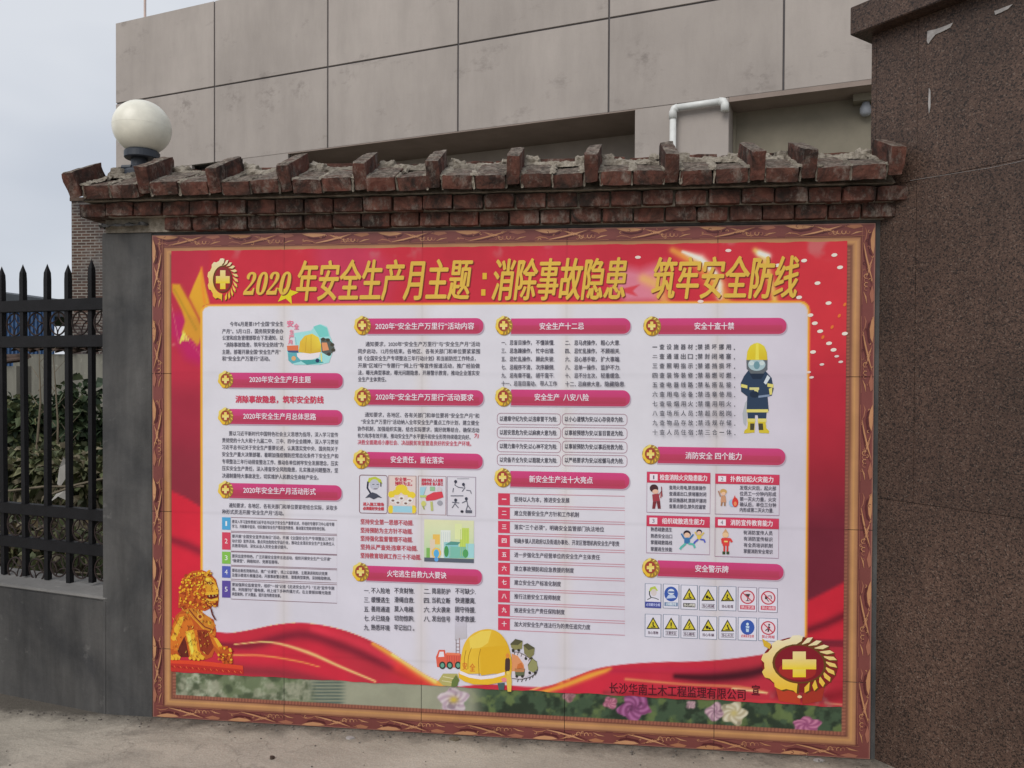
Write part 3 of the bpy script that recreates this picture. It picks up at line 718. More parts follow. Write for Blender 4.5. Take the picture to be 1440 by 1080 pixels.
    inside = sm(.0015, -.0015, sd_)*np.clip(body, 0, 1)
    W_ = np.zeros_like(C); W_[:] = (202, 200, 208); W_ = lerp(W_, (198, 195, 206), sm(600, 900, py)); W_ = lerp(W_, (194, 189, 201), sm(900, 1130, px))
    out = lerp(C, W_, inside)
    for xx in (.6, 1.2, 1.8, 2.4): out = out*(1-.05*np.exp(-((x-xx)/.004)**2))[..., None]; out = lerp(out, (196, 184, 168), np.exp(-((x-xx)/.03)**2)*inside*.25)
    for zz in (H-.6, H-1.2, H-1.8): out = out*(1-.035*np.exp(-((z-zz)/.006)**2))[..., None]
    return out
def mesh_cols():
    xs_ = np.arange(PX0, PX1+.002, .0052); xs_[-1] = PX1
    zs_ = np.concatenate([np.arange(PZ0, .47, .0052), np.arange(.475, 1.74, .011), np.arange(1.745, PZ1, .0052), [PZ1]])
    X, Z = np.meshgrid(xs_, zs_)
    n = fbm(X, Z, 2.5, 5, 3)-.5
    Zj = Z.copy(); Zj[0] += (fbm(X[0], Z[0]*0, 12, 33, 3)-.5)*.010; Zj[-1] += (fbm(X[-1], Z[-1]*0, 18, 35, 3)-.5)*.006
    C = pc(np.clip(poster_colour(X, Z), 0, 255)).reshape(-1, 3)
    V = np.stack([X.ravel(), (-.0035+n*.0008).ravel(), Zj.ravel()], 1)
    a, b = X.shape; I = np.arange(a*b).reshape(a, b)
    F = np.stack([I[:-1, :-1].ravel(), I[:-1, 1:].ravel(), I[1:, 1:].ravel(), I[1:, :-1].ravel()], 1)
    return V, F.tolist(), C
V, F, C = mesh_cols()
poster = raw_obj('safety_poster', V, F, C, PRINT, None)
tag(poster, 'red and white work safety poster in Chinese with gold title, pasted over the tile mural', 'poster')
poster.data.polygons.foreach_set('use_smooth', [True]*len(poster.data.polygons))

GOLD1, GOLD2, GOLD3 = (212, 176, 60), (150, 104, 34), (226, 204, 90)
def emblem(P, cx, cy, rx, ry, big=False, disc=(150, 60, 56)):
    N = 30 if big else 14; dk = (96, 62, 30) if big else (150, 108, 44)
    if not big: P.ell(cx+.6, cy+.8, rx*1.02, ry*1.02, (150, 118, 56), 20)
    # gear half
    pts = []
    for k in range(N+1):
        a = math.radians(88+k*178/N); q = 1.0 if (k//(3 if big else 2)) % 2 == 0 else .91
        pts.append((cx+rx*q*math.cos(a), cy-ry*q*math.sin(a)))
    for k in range(N, -1, -1):
        a = math.radians(88+k*178/N); pts.append((cx+rx*.64*math.cos(a)-rx*.0, cy-ry*.66*math.sin(a)))
    def tone(y):
        t = (cy+ry-y)/(2*ry); return tuple(np.clip(np.array((216, 170, 44))*(1-t)+np.array((214, 206, 176) if big else (214, 200, 116))*t, 0, 255))
    sh = [(a+rx*.05, b+ry*.05) for a, b in pts]
    P.poly(sh, dk); P.poly(pts, [tone(p[1]) for p in pts])
    # feathered half
    n = 12 if big else 7
    for k in range(n):
        a = math.radians(84-k*166/(n-1)); a2 = a+.30
        i_ = (cx+rx*.64*math.cos(a2), cy-ry*.66*math.sin(a2)); o = (cx+rx*.99*math.cos(a), cy-ry*.99*math.sin(a))
        m1 = (cx+rx*.93*math.cos(a+.135), cy-ry*.93*math.sin(a+.135)); m2 = (cx+rx*.80*math.cos(a+.03), cy-ry*.80*math.sin(a+.03))
        q = [i_, m1, o, m2]; P.poly([(p[0]+rx*.035, p[1]+ry*.04) for p in q], dk); P.poly(q, [tone(p[1]) for p in q])
    P.ell(cx, cy-ry*.02, rx*.66, ry*.66, dk, 24); P.ell(cx, cy-ry*.02, rx*.60, ry*.61, disc, 24)
    if big: P.ell(cx-rx*.05, cy+ry*.22, rx*.46, ry*.30, (150, 44, 40), 18)
    w1, w2 = .17, .44
    for x0, y0, x1, y1 in ((-w1, -w2, w1, w2), (-w2, -w1, w2, w1)):
        P.poly([(cx+x0*rx, cy+y0*ry), (cx+x1*rx, cy+y0*ry), (cx+x1*rx, cy+y1*ry), (cx+x0*rx, cy+y1*ry)], [tone(cy+y0*ry)]*2+[(226, 190, 44) if big else (224, 204, 130)]*2)

# title emblem, star and lettering
P = Print(); emblem(P, 314.2, 393.5, 22, 30, True, (130, 44, 50)); P.build('emblem', poster, 'gold gear and wheat emblem with cross beside the title')
P = Print()
star = [(404+17*(1 if k % 2 == 0 else .42)*math.sin(k*math.pi/5+.2), 413-17*(1 if k % 2 == 0 else .42)*math.cos(k*math.pi/5+.2)) for k in range(10)]
star = [(a, min(b, 428)) for a, b in star]; P.poly(star, (206, 190, 40)); P.build('star_print', poster)
def title(t, x0, x1, yc, h, sh=.12, b=.95):
    P = Print(-.0054)
    st = [(-b, 0), (-b*.35, b*.3), (b*.35, -b*.3), (b, 0), (0, b*.7), (0, -b*.7)]
    P.text(t, x0+1.0, x1+1.3, yc+1.2, h, (116, 58, 44), shear=sh, strikes=st)
    P.text(t, x0, x1, yc, h, (204, 168, 72), shear=sh, strikes=st)
    return P
title('𝟐𝟎𝟐𝟎', 342, 413, 399, 40, .22, .3).build('title_lettering', poster)
P = title('年安全生产月主题', 416, 665, 396.5, 55)
for yy in (389, 412): P.rect(677+(412-yy)*.08, yy-5, 683+(412-yy)*.08, yy+4, (206, 164, 56))
P.build('title_lettering', poster)
title('消除事故隐患', 691, 884, 395, 55).build('title_lettering', poster)
title('筑牢安全防线', 915, 1125, 393, 54).build('title_lettering', poster)

def bar(x0, y0, x1, y1, ex, ey, er, t, tx0, tx1, ty, th=9.2):
    B = Print(-.0048); B.rect(x0-1, y0+1.5, x1+1.5, y1+1.8, (168, 150, 166), r=(y1-y0)*.46, full='right')
    B.rect(x0, y0, x1, y1, (192, 66, 120), (170, 62, 88), r=(y1-y0)*.46, full='right')
    B.rect(x0, y0+(y1-y0)*.45, x1-6, y0+(y1-y0)*.85, (176, 62, 94), (164, 60, 82))
    o = B.build('heading_bar', poster)
    L = Print(-.0056); L.text(t, tx0, tx1, ty, th, (226, 206, 218), bold=.18); L.build('heading_lettering', o)
    E_ = Print(-.0056); emblem(E_, ex, ey, er, er*1.12); E_.build('emblem', poster)
BARS = [(324, 524, 482.5, 545, 318, 533.5, 11, '2020年安全生产月主题', 351.5, 437.5, 533.5),
        (324, 575, 482, 596, 318, 585, 11, '2020年安全生产月总体思路', 343, 445, 585),
        (324, 679, 481, 700, 318, 688, 11, '2020年安全生产月活动形式', 343, 444.5, 689),
        (518, 448, 680, 469.7, 510, 457.5, 12, '2020年“安全生产万里行”活动内容', 528.5, 667, 459),
        (518, 547.5, 680, 569, 510, 557.5, 12, '2020年“安全生产万里行”活动要求', 529, 666, 558),
        (517, 635.3, 679, 656.3, 508.5, 645.5, 12, '安全责任，重在落实', 550, 624, 646),
        (516, 795, 678, 816, 507.5, 803.5, 12, '火宅逃生自救九大要诀', 545, 628, 806),
        (719, 448, 886.5, 469.7, 708.5, 457.5, 12, '安全生产十二忌', 759, 821, 459),
        (719, 547.7, 886, 570, 708, 557.5, 12, '安全生产  八安八险', 752, 828, 558.5),
        (718, 662, 885, 684, 707, 671, 12, '新安全生产法十大亮点', 744.5, 833.5, 673.5),
        (926, 447.7, 1105.7, 470, 916.4, 458.2, 12, '安全十查十禁', 976.5, 1032, 458.8),
        (925, 628, 1104, 651, 914.7, 638.3, 12, '消防安全 四个能力', 963.7, 1042.5, 640.5),
        (925, 787.5, 1101.6, 809.7, 914.6, 797.6, 12, '安全警示牌', 977.5, 1024, 799)]
for b in BARS: bar(*b)
INK = (84, 82, 94); RED = (190, 66, 90); LRED = (176, 70, 84)
def block(name, lines, c=INK, h=6.6, bold=.08):
    P = Print(); 
    for l in lines:
        t, x0, x1, y = l[:4]; P.text(t, x0, x1, y, l[5] if len(l) > 5 else h, l[4] if len(l) > 4 and l[4] else c, bold=bold)
    P.build(name, poster)
block('paragraph_lettering', [('今年6月是第19个全国“安全生', 324, 399, 455.9), ('产月”。5月12日，国务院安委会办', 313, 399, 466), ('公室和应急管理部联合下发通知，以', 313.5, 399, 475.2),
    ('“消除事故隐患，筑牢安全防线”为', 316, 399, 484.8), ('主题，部署开展全国“安全生产月”', 313, 395, 494.9), ('和“安全生产万里行”活动。', 313, 380, 504.3)])
block('slogan_lettering', [('消除事故隐患，筑牢安全防线', 332, 455.5, 561.5)], RED, 10, .5)
block('paragraph_lettering', [('要以习近平新时代中国特色社会主义思想为指导，深入学习宣传', 322.6, 476, 609.4), ('贯彻党的十九大和十九届二中、三中、四中全会精神，深入学习贯彻', 313, 476, 619.1),
    ('习近平总书记关于安全生产重要论述，认真落实党中央、国务院关于', 313, 476, 628.7), ('安全生产重大决策部署，着眼加强疫情防控常态化条件下安全生产和', 313, 476, 638.6),
    ('专项整治三年行动排查整治工作，推动各单位树牢安全发展理念，压实', 313, 476, 648.7), ('压实安全生产责任，深入排查安全风险隐患，扎实推进问题整改，坚', 313, 476, 658.3), ('决遏制重特大事故发生，切实维护人民群众生命财产安全。', 313, 448.5, 668.6)])
block('paragraph_lettering', [('通知要求，各地区、各有关部门和单位要紧密结合实际，采取多', 322.6, 475, 710.4), ('种形式灵活开展“安全生产月”活动。', 313, 399.6, 719.3)])
rows = [(727, 744.4, (76, 152, 196), '1', [('要深入学习宣传贯彻习近平总书记关于安全生产重要论述，并组织专题学习中心组专题', 470.7), ('学习，开展集中宣讲，切实做好安全生产理念宣传教育，推动落实党政领导责任制。', 458)]),
        (748.1, 772.3, (192, 66, 88), '2', [('要开展“全国安全宣传咨询日”活动，开展《全国安全生产专项整治三年行', 470.7), ('动计划》宣传活动，重点突出危险化学品行业，推动企业落实安全生产主体责任人', 470.7), ('员教育培训，深化从业人员安全意识提升。', 405)]),
        (775.3, 792.1, (122, 176, 78), '3', [('要突出宣传特色，广泛开展安全宣传五进活动，组织开展安全生产“公开课”', 466), ('“微课堂”、网络知识、竞赛答题等。', 392.5)]),
        (795.5, 811.8, (82, 92, 168), '4', [('要结合新形势新特点，推广“云课堂”、线上公益讲座、主题演讲和知识竞赛', 461), ('及警示教育片展播活动，开展事故警示教育，观看典型案例，深刻吸取教训。', 466)]),
        (816, 839.7, (88, 74, 146), '5', [('要加强舆论监督宣传，组织“一线”记者《走进安全生产》“五进”宣传专题', 470.7), ('赛，利用报刊广播电视，线上线下多种传播方式，在主要媒体曝光隐患', 466), ('典型案例，扩大覆盖，提升宣传教育效果。', 395.6)])]
for y0, y1, c, n, ls in rows:
    P = Print(); P.frame(325.5, y0+.3, 474.4, y1+2.2, (120, 84, 96), .7); P.rect(313, y0, 324.8, y1, c); P.text(n, 317.8 if n == '1' else 316.8, 320 if n == '1' else 320.8, (y0+y1)/2, 9, (224, 226, 236))
    for k, (t, x1) in enumerate(ls): P.text(t, 327, x1, y0+5.6+k*6.6+(.6 if len(ls) < 3 else 0), 5, INK, bold=.06)
    P.build('numbered_box', poster)
block('paragraph_lettering', [('通知要求，2020年“安全生产万里行”与“安全生产月”活动', 514.4, 675.2, 484), ('同步启动，12月份结束。各地区、各有关部门和单位要紧紧围', 504, 675.2, 494), ('绕《全国安全生产专项整治三年行动计划》和当前防控工作特点，', 504, 669, 503.9),
    ('开展“区域行”“专题行”“网上行”等宣传报道活动，推广经验做', 504, 675, 514.1), ('法，曝光典型事故，曝光问题隐患，开展警示教育，推动企业落实安', 504, 674.5, 524), ('全生产主体责任。', 504, 543.5, 533.4)])
block('paragraph_lettering', [('通知要求，各地区、各有关部门和单位要将“安全生产月”和', 513.6, 674, 583.1), ('“安全生产万里行”活动纳入全年安全生产重点工作计划，建立健全', 508, 674, 592.8), ('协作机制，加强组织实施，结合实际要求，搞好统筹结合，确保活动', 503.3, 674, 602.7),
    ('有力有序有效开展，推动安全生产水平提升和安全形势持续稳定向好。', 503.3, 662, 612.5), ('为', 667, 673.5, 612.6, RED), ('决胜全面建成小康社会、决战脱贫攻坚营造良好的安全生产环境。', 503.5, 663, 621.6, RED)])
block('slogan_lettering', [('坚持安全第一思想不动摇.', 507.5, 581.7, 733.3), ('坚持预防为主方针不动摇.', 507.5, 580.6, 745.3), ('坚持强化监督管理不动摇.', 507.5, 580.8, 756.8), ('坚持从严查处违章不动摇.', 507.5, 587.5, 768.7), ('坚持教育培训工作三十不动摇.', 507.5, 592.5, 780.8)], (178, 84, 96), 7.4, .25)
L = []
for k, (a, b, c, d, e, f) in enumerate([('一.', '不入险地', '不贪财物.', '二.', '简易防护', '不可缺少.'), ('三.', '缓慢逃生', '滑绳自救.', '四.', '当机立断', '快速撤离.'), ('五.', '善用通道', '莫入电梯.', '六.', '大火袭来', '固守待援.'), ('七.', '火已烧身', '切勿惊跑.', '八.', '发出信号', '寻求救援.'), ('九.', '熟悉环境', '牢记出口 。', '', '', '')]):
    y = 830+k*12.85; L += [(a, 512.5, 520, y+.3), (b, 522.5, 548.5, y), (c, 555, 583, y)]
    if d: y += .7; L += [(d, 596.5, 605.5, y+.3), (e, 607.8, 633.5, y), (f, 640.5, 669, y)]
block('rule_list_lettering', L, (76, 74, 84), 8, .14)
L = []
TW = [('一、', '忌盲目操作，', '不懂装懂.', '二、', '忌马虎操作，', '粗心大意.'), ('三、', '忌急躁操作，', '忙中出错.', '四、', '忌忙乱操作，', '不顾相关.'), ('五、', '忌忙乱操作，', '顾此失彼.', '六、', '忌心慈手软，', '扩大事端.'),
      ('七、', '忌程序不清，', '次序颠倒.', '八、', '忌单一操作，', '监护不力.'), ('九、', '忌有章不循，', '胡干蛮干.', '十、', '忌不分主次，', '轻重缓急.')]
for k, (a, b, c, d, e, f) in enumerate(TW):
    y = 482+k*11.5; L += [(a, 705.5, 712, y), (b, 717, 748, y), (c, 753.7, 779.5, y), (d, 795, 802, y+.2), (e, 807.7, 839, y+.2), (f, 844.8, 872, y+.2)]
L += [('十一、', 705.5, 719, 539.3), ('忌盲目蛮动，', 722.8, 754, 539.3), ('带人工作', 759.6, 783.5, 539.3), ('十二、', 795, 810, 540), ('忌麻痹大意，', 813, 845.5, 540), ('隐藏隐患.', 850.5, 879, 540)]
block('rule_list_lettering', L, (82, 80, 92), 6.8, .12)
PL = ['以遵章守纪为安;以违章冒干为险.', '以小心谨慎为安;以心存侥幸为险.', '以居安思危为安;以麻痹大意为险.', '以事前预想为安;以盲目冒进为险.', '以精力集中为安;以心神不定为险.', '以事前预防为安;以事后抢救为险.', '以完备齐全为安;以粗糙大意为险.', '以严格要求为安;以松懈马虎为险.']
for k in range(4):
    for j in range(2):
        P = Print(); x0, x1 = ((699.4, 788.5), (790.7, 881.8))[j]; y0 = 580.9+k*19.2+j*.6; P.frame(x0, y0, x1, y0+15.6, (158, 120, 134), .7, 5)
        P.text(PL[k*2+j], x0+3.6, x1-5, y0+7.8, 7, (82, 80, 90), bold=.14); P.build('outlined_slogan', poster)
TEN = [('坚持以人为本，推进安全发展', 800.8), ('建立完善安全生产方针和工作机制', 814), ('落实“三个必须”，明确安全监管部门执法地位', 849.4), ('明确乡镇人民政府以及街道办事处、开发区管理机构安全生产职责', 870.8), ('进一步强化生产经营单位的安全生产主体责任', 843.6),
       ('建立事故预防和应急救援的制度', 807), ('建立安全生产标准化制度', 788.8), ('推行注册安全工程师制度', 788.2), ('推进安全生产责任保险制度', 794), ('加大对安全生产违法行为的责任追究力度', 830)]
for k, (t, x1) in enumerate(TEN):
    P = Print(); y0 = 693.3+19.47*k; P.frame(700.9, y0+.3, 878.6, y0+16.6, (184, 108, 126), .7); P.rect(700.7, y0, 717.2, y0+16.5, (194, 62, 86))
    P.text('一二三四五六七八九十'[k], 706, 712.4, y0+8.2, 1.2 if k == 0 else 7, (228, 206, 212), bold=.2) if k else P.rect(706, y0+7.6, 712.2, y0+9, (228, 206, 212))
    P.text(t, 723.4, x1, y0+8.6, 6.8, (86, 82, 94), bold=.12); P.build('table_row', poster)
CK = ['一查设施器材:禁损坏挪用。', '二查通道出口:禁封闭堵塞。', '三查照明指示:禁遮挡损坏。', '四查装饰装修:禁易燃可燃。', '五查电器线路:禁私搭乱接。', '六查用电设备:禁违章使用。', '七查吸烟用火:禁擅用明火。', '八查场所人员:禁超员脱岗。', '九查物品存放:禁违规存储。', '十查人员住宿:禁三合一体。']
P = Print()
for k, t in enumerate(CK):
    y = 488+k*13.28; xx = 917.4
    for ch in t:
        if ch in ':。': P.rect(xx+1, y+2.5, xx+2.4, y+4, (70, 70, 78)); (P.rect(xx+1, y-2, xx+2.4, y-.6, (70, 70, 78)) if ch == ':' else None); xx += 3.8 if ch == ':' else 9; continue
        if ch == '一': P.rect(xx, y-.6, xx+6.6, y+.6, (70, 70, 78))
        else: P.text(ch, xx, xx+6.8, y, 4.5 if ch == '二' else 7.2, (84, 84, 94), bold=.14)
        xx += 9.95
P.build('check_list_lettering', poster)
# four ability boxes
def tbox(x0, y0, x1, y1, hy, n, t, tx0, tx1, lines):
    P = Print(); P.frame(x0, y0, x1, y1, (150, 112, 136), .8); P.rect(x0, y0, x1, hy, (196, 62, 92), (182, 58, 80)); P.rect(x0+4, y0+3, x0+15, hy-3, (216, 206, 218)); P.text(n, x0+(8.6 if n == '1' else 7.7), x0+(10.4 if n == '1' else 11.2), (y0+hy)/2, 7, (90, 80, 100))
    P.text(t, tx0, tx1, (y0+hy)/2+.3, 7.6, (232, 208, 214), bold=.2)
    for l in lines: P.text(l[0], l[1], l[2], l[3], 5.6, INK, bold=.1)
    return P
P = tbox(909.7, 663.3, 998.7, 720, 678.3, '1', '检查消除火灾隐患能力', 928, 994, [('查用火用电,禁违章操作', 940.8, 992.5, 685.3), ('查通道出口,禁堵塞封闭', 940.8, 992.8, 694), ('查设施器材,禁损坏挪用', 940.8, 992.8, 703), ('查重点部位,禁失控漏管', 940.8, 992, 711.6)])
P.ell(919.5, 686.5, 5.8, 5.6, (70, 44, 48)); P.ell(921.5, 691, 4.2, 3.2, (212, 170, 150)); P.poly([(917, 695), (926, 694), (928, 704), (918, 705)], (150, 60, 70)); P.line([(926, 696), (930, 690), (929, 700)], 1.6, (170, 90, 90)); P.poly([(918, 705), (923, 705), (921, 715), (917, 715)], (120, 50, 56)); P.poly([(923, 705), (928, 704), (929, 715), (925, 715)], (110, 46, 52)); P.line([(930, 684), (931, 698)], 1.2, (120, 50, 60)); P.build('illustrated_box', poster)
P = tbox(1005.8, 666, 1095.8, 722.5, 680, '2', '扑救初起火灾能力', 1027, 1087, [('发现火灾后，起火部', 1040, 1091, 685.7), ('位员工一分钟内形成', 1040, 1091, 693.8), ('第一灭火力量，火灾', 1040, 1091, 701.4), ('确认后，单位三分钟', 1040, 1091, 709), ('内形成第二灭火力量.', 1040, 1087, 716.6)])
P.ell(1017, 691, 4.6, 3.6, (190, 150, 90)); P.ell(1017, 694, 3, 2.6, (216, 176, 150)); P.poly([(1014, 697), (1020, 697), (1021, 706), (1013, 706)], (188, 140, 110)); P.line([(1013, 698), (1010, 690)], 1.8, (160, 120, 100)); P.line([(1015, 706), (1014, 711)], 2.2, (150, 110, 80)); P.line([(1019, 706), (1019, 711)], 2.2, (150, 110, 80))
P.ell(1029, 707, 4, 5, (150, 180, 206)); P.ell(1033.5, 706, 4.2, 6.6, (196, 62, 56)); P.poly([(1031, 701), (1033, 696), (1035, 702)], (196, 62, 56)); P.ell(1033.5, 708, 2, 3, (226, 130, 90)); P.build('illustrated_box', poster)
P = tbox(909.2, 724.5, 998, 777, 739.5, '3', '组织疏散逃生能力', 931, 990, [('熟悉疏散逃生', 915, 945, 744), ('熟悉安全出口', 915, 945, 753.3), ('掌握疏散路线', 915, 945, 762.2), ('掌握逃生技能', 915, 945, 771.6)])
for cx, cy, k, c1, c2 in ((966, 752, 1, (60, 110, 160), (90, 170, 160)), (983, 749, .75, (206, 180, 80), (80, 90, 180))):
    P.ell(cx, cy-2*k, 5*k, 4.6*k, (50, 40, 50)); P.ell(cx, cy, 4*k, 3.4*k, (222, 180, 156)); P.poly([(cx-4*k, cy+4*k), (cx+4*k, cy+4*k), (cx+4*k, cy+12*k), (cx-4*k, cy+12*k)], c1)
    P.line([(cx-4*k, cy+5*k), (cx-8*k, cy-2*k)], 2.2*k, c1); P.line([(cx+4*k, cy+5*k), (cx+9*k, cy-1*k)], 2.2*k, c1); P.line([(cx-2*k, cy+12*k), (cx-8*k, cy+17*k), (cx-10*k, cy+20*k)], 3*k, c2); P.line([(cx+2*k, cy+12*k), (cx+9*k, cy+13*k), (cx+11*k, cy+18*k)], 3*k, c2)
P.build('illustrated_box', poster)
P = tbox(1005.4, 727, 1095, 782, 741.5, '4', '消防宣传教育能力', 1027, 1086, [('有消防宣传人员', 1045, 1086, 748.5), ('有消防宣传标识', 1045.5, 1086, 757.2), ('有全员培训机制', 1045.5, 1086, 766), ('掌握消防安全常识', 1045.5, 1086, 774.6)])
P.poly([(1015.5, 750), (1020, 743), (1024.5, 750)], (190, 150, 110)); P.ell(1020, 752, 4.2, 3.6, (214, 180, 140)); P.poly([(1015, 756), (1026, 756), (1025, 767), (1016, 767)], (204, 66, 62)); P.line([(1026, 757), (1029, 762)], 3, (204, 66, 62)); P.line([(1015, 757), (1016, 764)], 2.6, (200, 60, 60)); P.rect(1017, 767, 1019.6, 775, (196, 60, 58)); P.rect(1021.4, 767, 1024, 775, (196, 60, 58)); P.rect(1015.6, 775, 1019.6, 779, (60, 74, 50)); P.rect(1021.2, 775, 1025.2, 779, (60, 74, 50)); P.rect(1018, 760, 1023, 762, (226, 196, 120)); P.build('illustrated_box', poster)

# warning signs
S1 = [(907.2, 929.4, 0), (932.7, 954.6, .6), (957.6, 980.6, 2), (983.6, 1007.8, 3.3), (1010.8, 1034.8, 3.8), (1037.9, 1063.8, 5), (1066.9, 1092.9, 6)]
kinds = [['man', 'gog', 'tri1', 'tri2', 'tri3', 'noglass', 'nofire'], ['tri4', 'tri5', 'tri6', 'tri7', 'tri8', 'blue', 'nostep']]
WORDS = [['必须戴安全帽', '必须戴防护镜', '当心绊倒', '当心机械', '当心坠落', '禁止饮酒', '禁止抽烟'], ['当心落物', '注意安全', '当心触电', '当心车辆', '当心火灾', '必须系安全带', '禁止跨越']]
for r in range(2):
    for k, (x0, x1, dy) in enumerate(S1):
        kd = kinds[r][k]; y0 = (820.2, 863)[r]+dy*(1 if r == 0 else .93); y1 = y0+(33.6, 31.6)[r]; cx = (x0+x1)/2; cy = y0+14.5; P = Print()
        P.rect(x0, y0, x1, y1, (204, 202, 214)); P.frame(x0, y0, x1, y1, (106, 120, 140) if kd not in ('nofire', 'noglass') else (120, 112, 130), 1.0)
        yb = y1-5.6
        if kd.startswith('tri'):
            P.poly([(cx, cy-10.5), (cx+9.6, cy+6.5), (cx-9.6, cy+6.5)], (58, 56, 40)); P.poly([(cx, cy-7.6), (cx+7, cy+4.9), (cx-7, cy+4.9)], (196, 182, 56)); i = int(kd[3])
            if i == 5: P.rect(cx-.9, cy-3.5, cx+.9, cy+1.6, (40, 38, 30)); P.ell(cx, cy+3.3, .9, .9, (40, 38, 30), 8)
            elif i == 6: P.line([(cx+1.2, cy-4), (cx-1.2, cy), (cx+1.2, cy), (cx-.6, cy+4)], 1.3, (40, 38, 30))
            elif i in (2, 7): P.ell(cx-1.5, cy+1, 2.2, 2.4, (44, 42, 32), 9); P.ell(cx+2, cy+2.6, 1.6, 1.5, (44, 42, 32), 8)
            else: P.ell(cx, cy-2.2, 1.1, 1.1, (44, 42, 32), 8); P.line([(cx, cy-1.5), (cx+(i % 3-1), cy+1.2), (cx+2.4, cy+3.8)], 1.7, (44, 42, 32)); P.line([(cx-3, cy+3.8), (cx+3.4, cy+3.8)], 1.1, (44, 42, 32))
            if i == 1: P.rect(x0+3, yb-2.8, x1-3, yb+2.8, (60, 60, 58)); tcol = (210, 208, 200)
            else:
                tcol = (90, 70, 86)
                if i in (2, 5, 6, 8): P.frame(x0+3, yb-2.8, x1-3, yb+2.8, (90, 90, 96), .6)
        elif kd == 'man':
            P.poly([(cx-6, cy-3), (cx-4, cy-9), (cx+3, cy-11), (cx+7, cy-4), (cx+2, cy-5)], (170, 184, 80)); P.ell(cx+1, cy-2, 4, 5, (196, 186, 184)); P.line([(cx-5, cy-4), (cx-5, cy+1), (cx-3, cy+5)], 1.5, (60, 62, 60)); P.line([(cx-8, cy+8), (cx-2, cy+5), (cx+3, cy+6), (cx+8, cy+8)], 1.1, (70, 76, 80))
            P.rect(x0, y1-8.4, x1, y1, (62, 68, 140)); yb = y1-4.2; tcol = (170, 176, 214)
        elif kd in ('gog', 'blue'):
            P.ell(cx, cy-.5, 9.4, 10.4, (56, 84, 158), 22); 
            if kd == 'gog': P.ell(cx, cy-3.4, 4.6, 4.2, (196, 204, 222)); P.poly([(cx-7, cy+6), (cx-4, cy+1), (cx+4, cy+1), (cx+7, cy+5)], (176, 190, 216)); P.rect(cx-4, cy-4.6, cx+5, cy-2, (80, 104, 160))
            else: P.ell(cx, cy-5, 1.8, 2, (190, 206, 224)); P.poly([(cx-2.6, cy-2.4), (cx+2.6, cy-2.4), (cx+1.8, cy+6), (cx-1.8, cy+6)], (176, 196, 220)); P.line([(cx-3, cy), (cx+3, cy+2)], 1, (56, 84, 158))
            tcol = (60, 84, 140) if kd == 'gog' else (190, 90, 96)
            if kd == 'gog': P.rect(x0+1.5, yb-2.6, x1-1.5, yb+2.8, (110, 130, 160)); tcol = (196, 206, 222)
        else:
            P.ell(cx, cy-.5, 9.8, 9.6, (178, 66, 80), 22); P.ell(cx, cy-.5, 8, 7.9, (208, 192, 200), 20)
            if kd == 'noglass': P.poly([(cx-3.6, cy-5), (cx+4, cy-5), (cx+1.6, cy), (cx-1, cy)], (66, 60, 62)); P.rect(cx-.4, cy, cx+1, cy+4, (66, 60, 62)); P.rect(cx-2.4, cy+4, cx+3, cy+5, (66, 60, 62))
            elif kd == 'nofire': P.rect(cx-4.5, cy-3.4, cx-1, cy+1.4, (60, 54, 56)); P.line([(cx, cy-3), (cx+4, cy-3.4), (cx+4.5, cy+1)], 1.3, (60, 54, 56)); P.line([(cx-2, cy+1), (cx+1, cy+5)], 1.1, (60, 54, 56))
            else: P.ell(cx+1.4, cy-5, 1.4, 1.4, (60, 54, 56), 8); P.poly([(cx, cy-3.6), (cx+3, cy-2), (cx+1, cy+5), (cx-1, cy+5)], (60, 54, 56)); P.line([(cx, cy), (cx-4, cy+3.4)], 1.4, (60, 54, 56))
            P.line([(cx-6.4, cy-6.4), (cx+6.4, cy+5.6)], 1.5, (178, 66, 80)); tcol = (190, 84, 96)
            if kd != 'nostep': P.rect(x0+2.6, yb-2.9, x1-2.6, yb+2.9, (184, 66, 84)); tcol = (222, 180, 188)
        P.text(WORDS[r][k], x0+(1.5 if kd == 'man' else 4), x1-(1.5 if kd == 'man' else 4), yb, 4, tcol, bold=.12)
        P.build('warning_sign_print', poster)

# firefighter
P = Print(); NV = (46, 62, 84); NV2 = (34, 46, 64); YL = (206, 196, 110); q = lambda L: [(895+a/5.141, 430+b/5.141) for a, b in L]
P.poly(q([(815, 660), (860, 690), (800, 745), (790, 870), (772, 850), (765, 780), (785, 700)]), (166, 170, 176))
P.poly(q([(800, 760), (940, 760), (935, 830), (880, 830), (875, 790), (855, 790), (855, 830), (805, 830)]), NV)
P.poly(q([(800, 815), (858, 815), (858, 840), (800, 840)]), YL); P.poly(q([(875, 815), (938, 815), (938, 840), (875, 840)]), YL)
P.poly(q([(805, 838), (855, 838), (852, 915), (805, 920), (775, 922), (780, 900), (800, 885)]), (196, 176, 56)); P.poly(q([(877, 838), (932, 838), (938, 885), (958, 905), (955, 922), (885, 918)]), (196, 176, 56))
P.poly(q([(820, 850), (852, 850), (848, 898), (820, 898)]), (70, 66, 50)); P.poly(q([(880, 850), (912, 850), (916, 898), (882, 898)]), (70, 66, 50))
P.poly(q([(800, 640), (945, 640), (955, 760), (795, 760)]), NV); P.poly(q([(795, 748), (950, 748), (952, 770), (794, 770)]), YL)
P.poly(q([(805, 470), (930, 470), (975, 520), (990, 600), (975, 650), (800, 655), (755, 620), (752, 560), (775, 510)]), NV)
P.poly(q([(815, 490), (925, 490), (900, 530), (840, 530)]), NV2)
P.poly(q([(756, 565), (800, 575), (800, 598), (754, 588)]), YL); P.poly(q([(945, 560), (988, 568), (988, 592), (945, 585)]), YL); P.poly(q([(945, 500), (965, 520), (935, 570), (918, 555)]), (196, 204, 210))
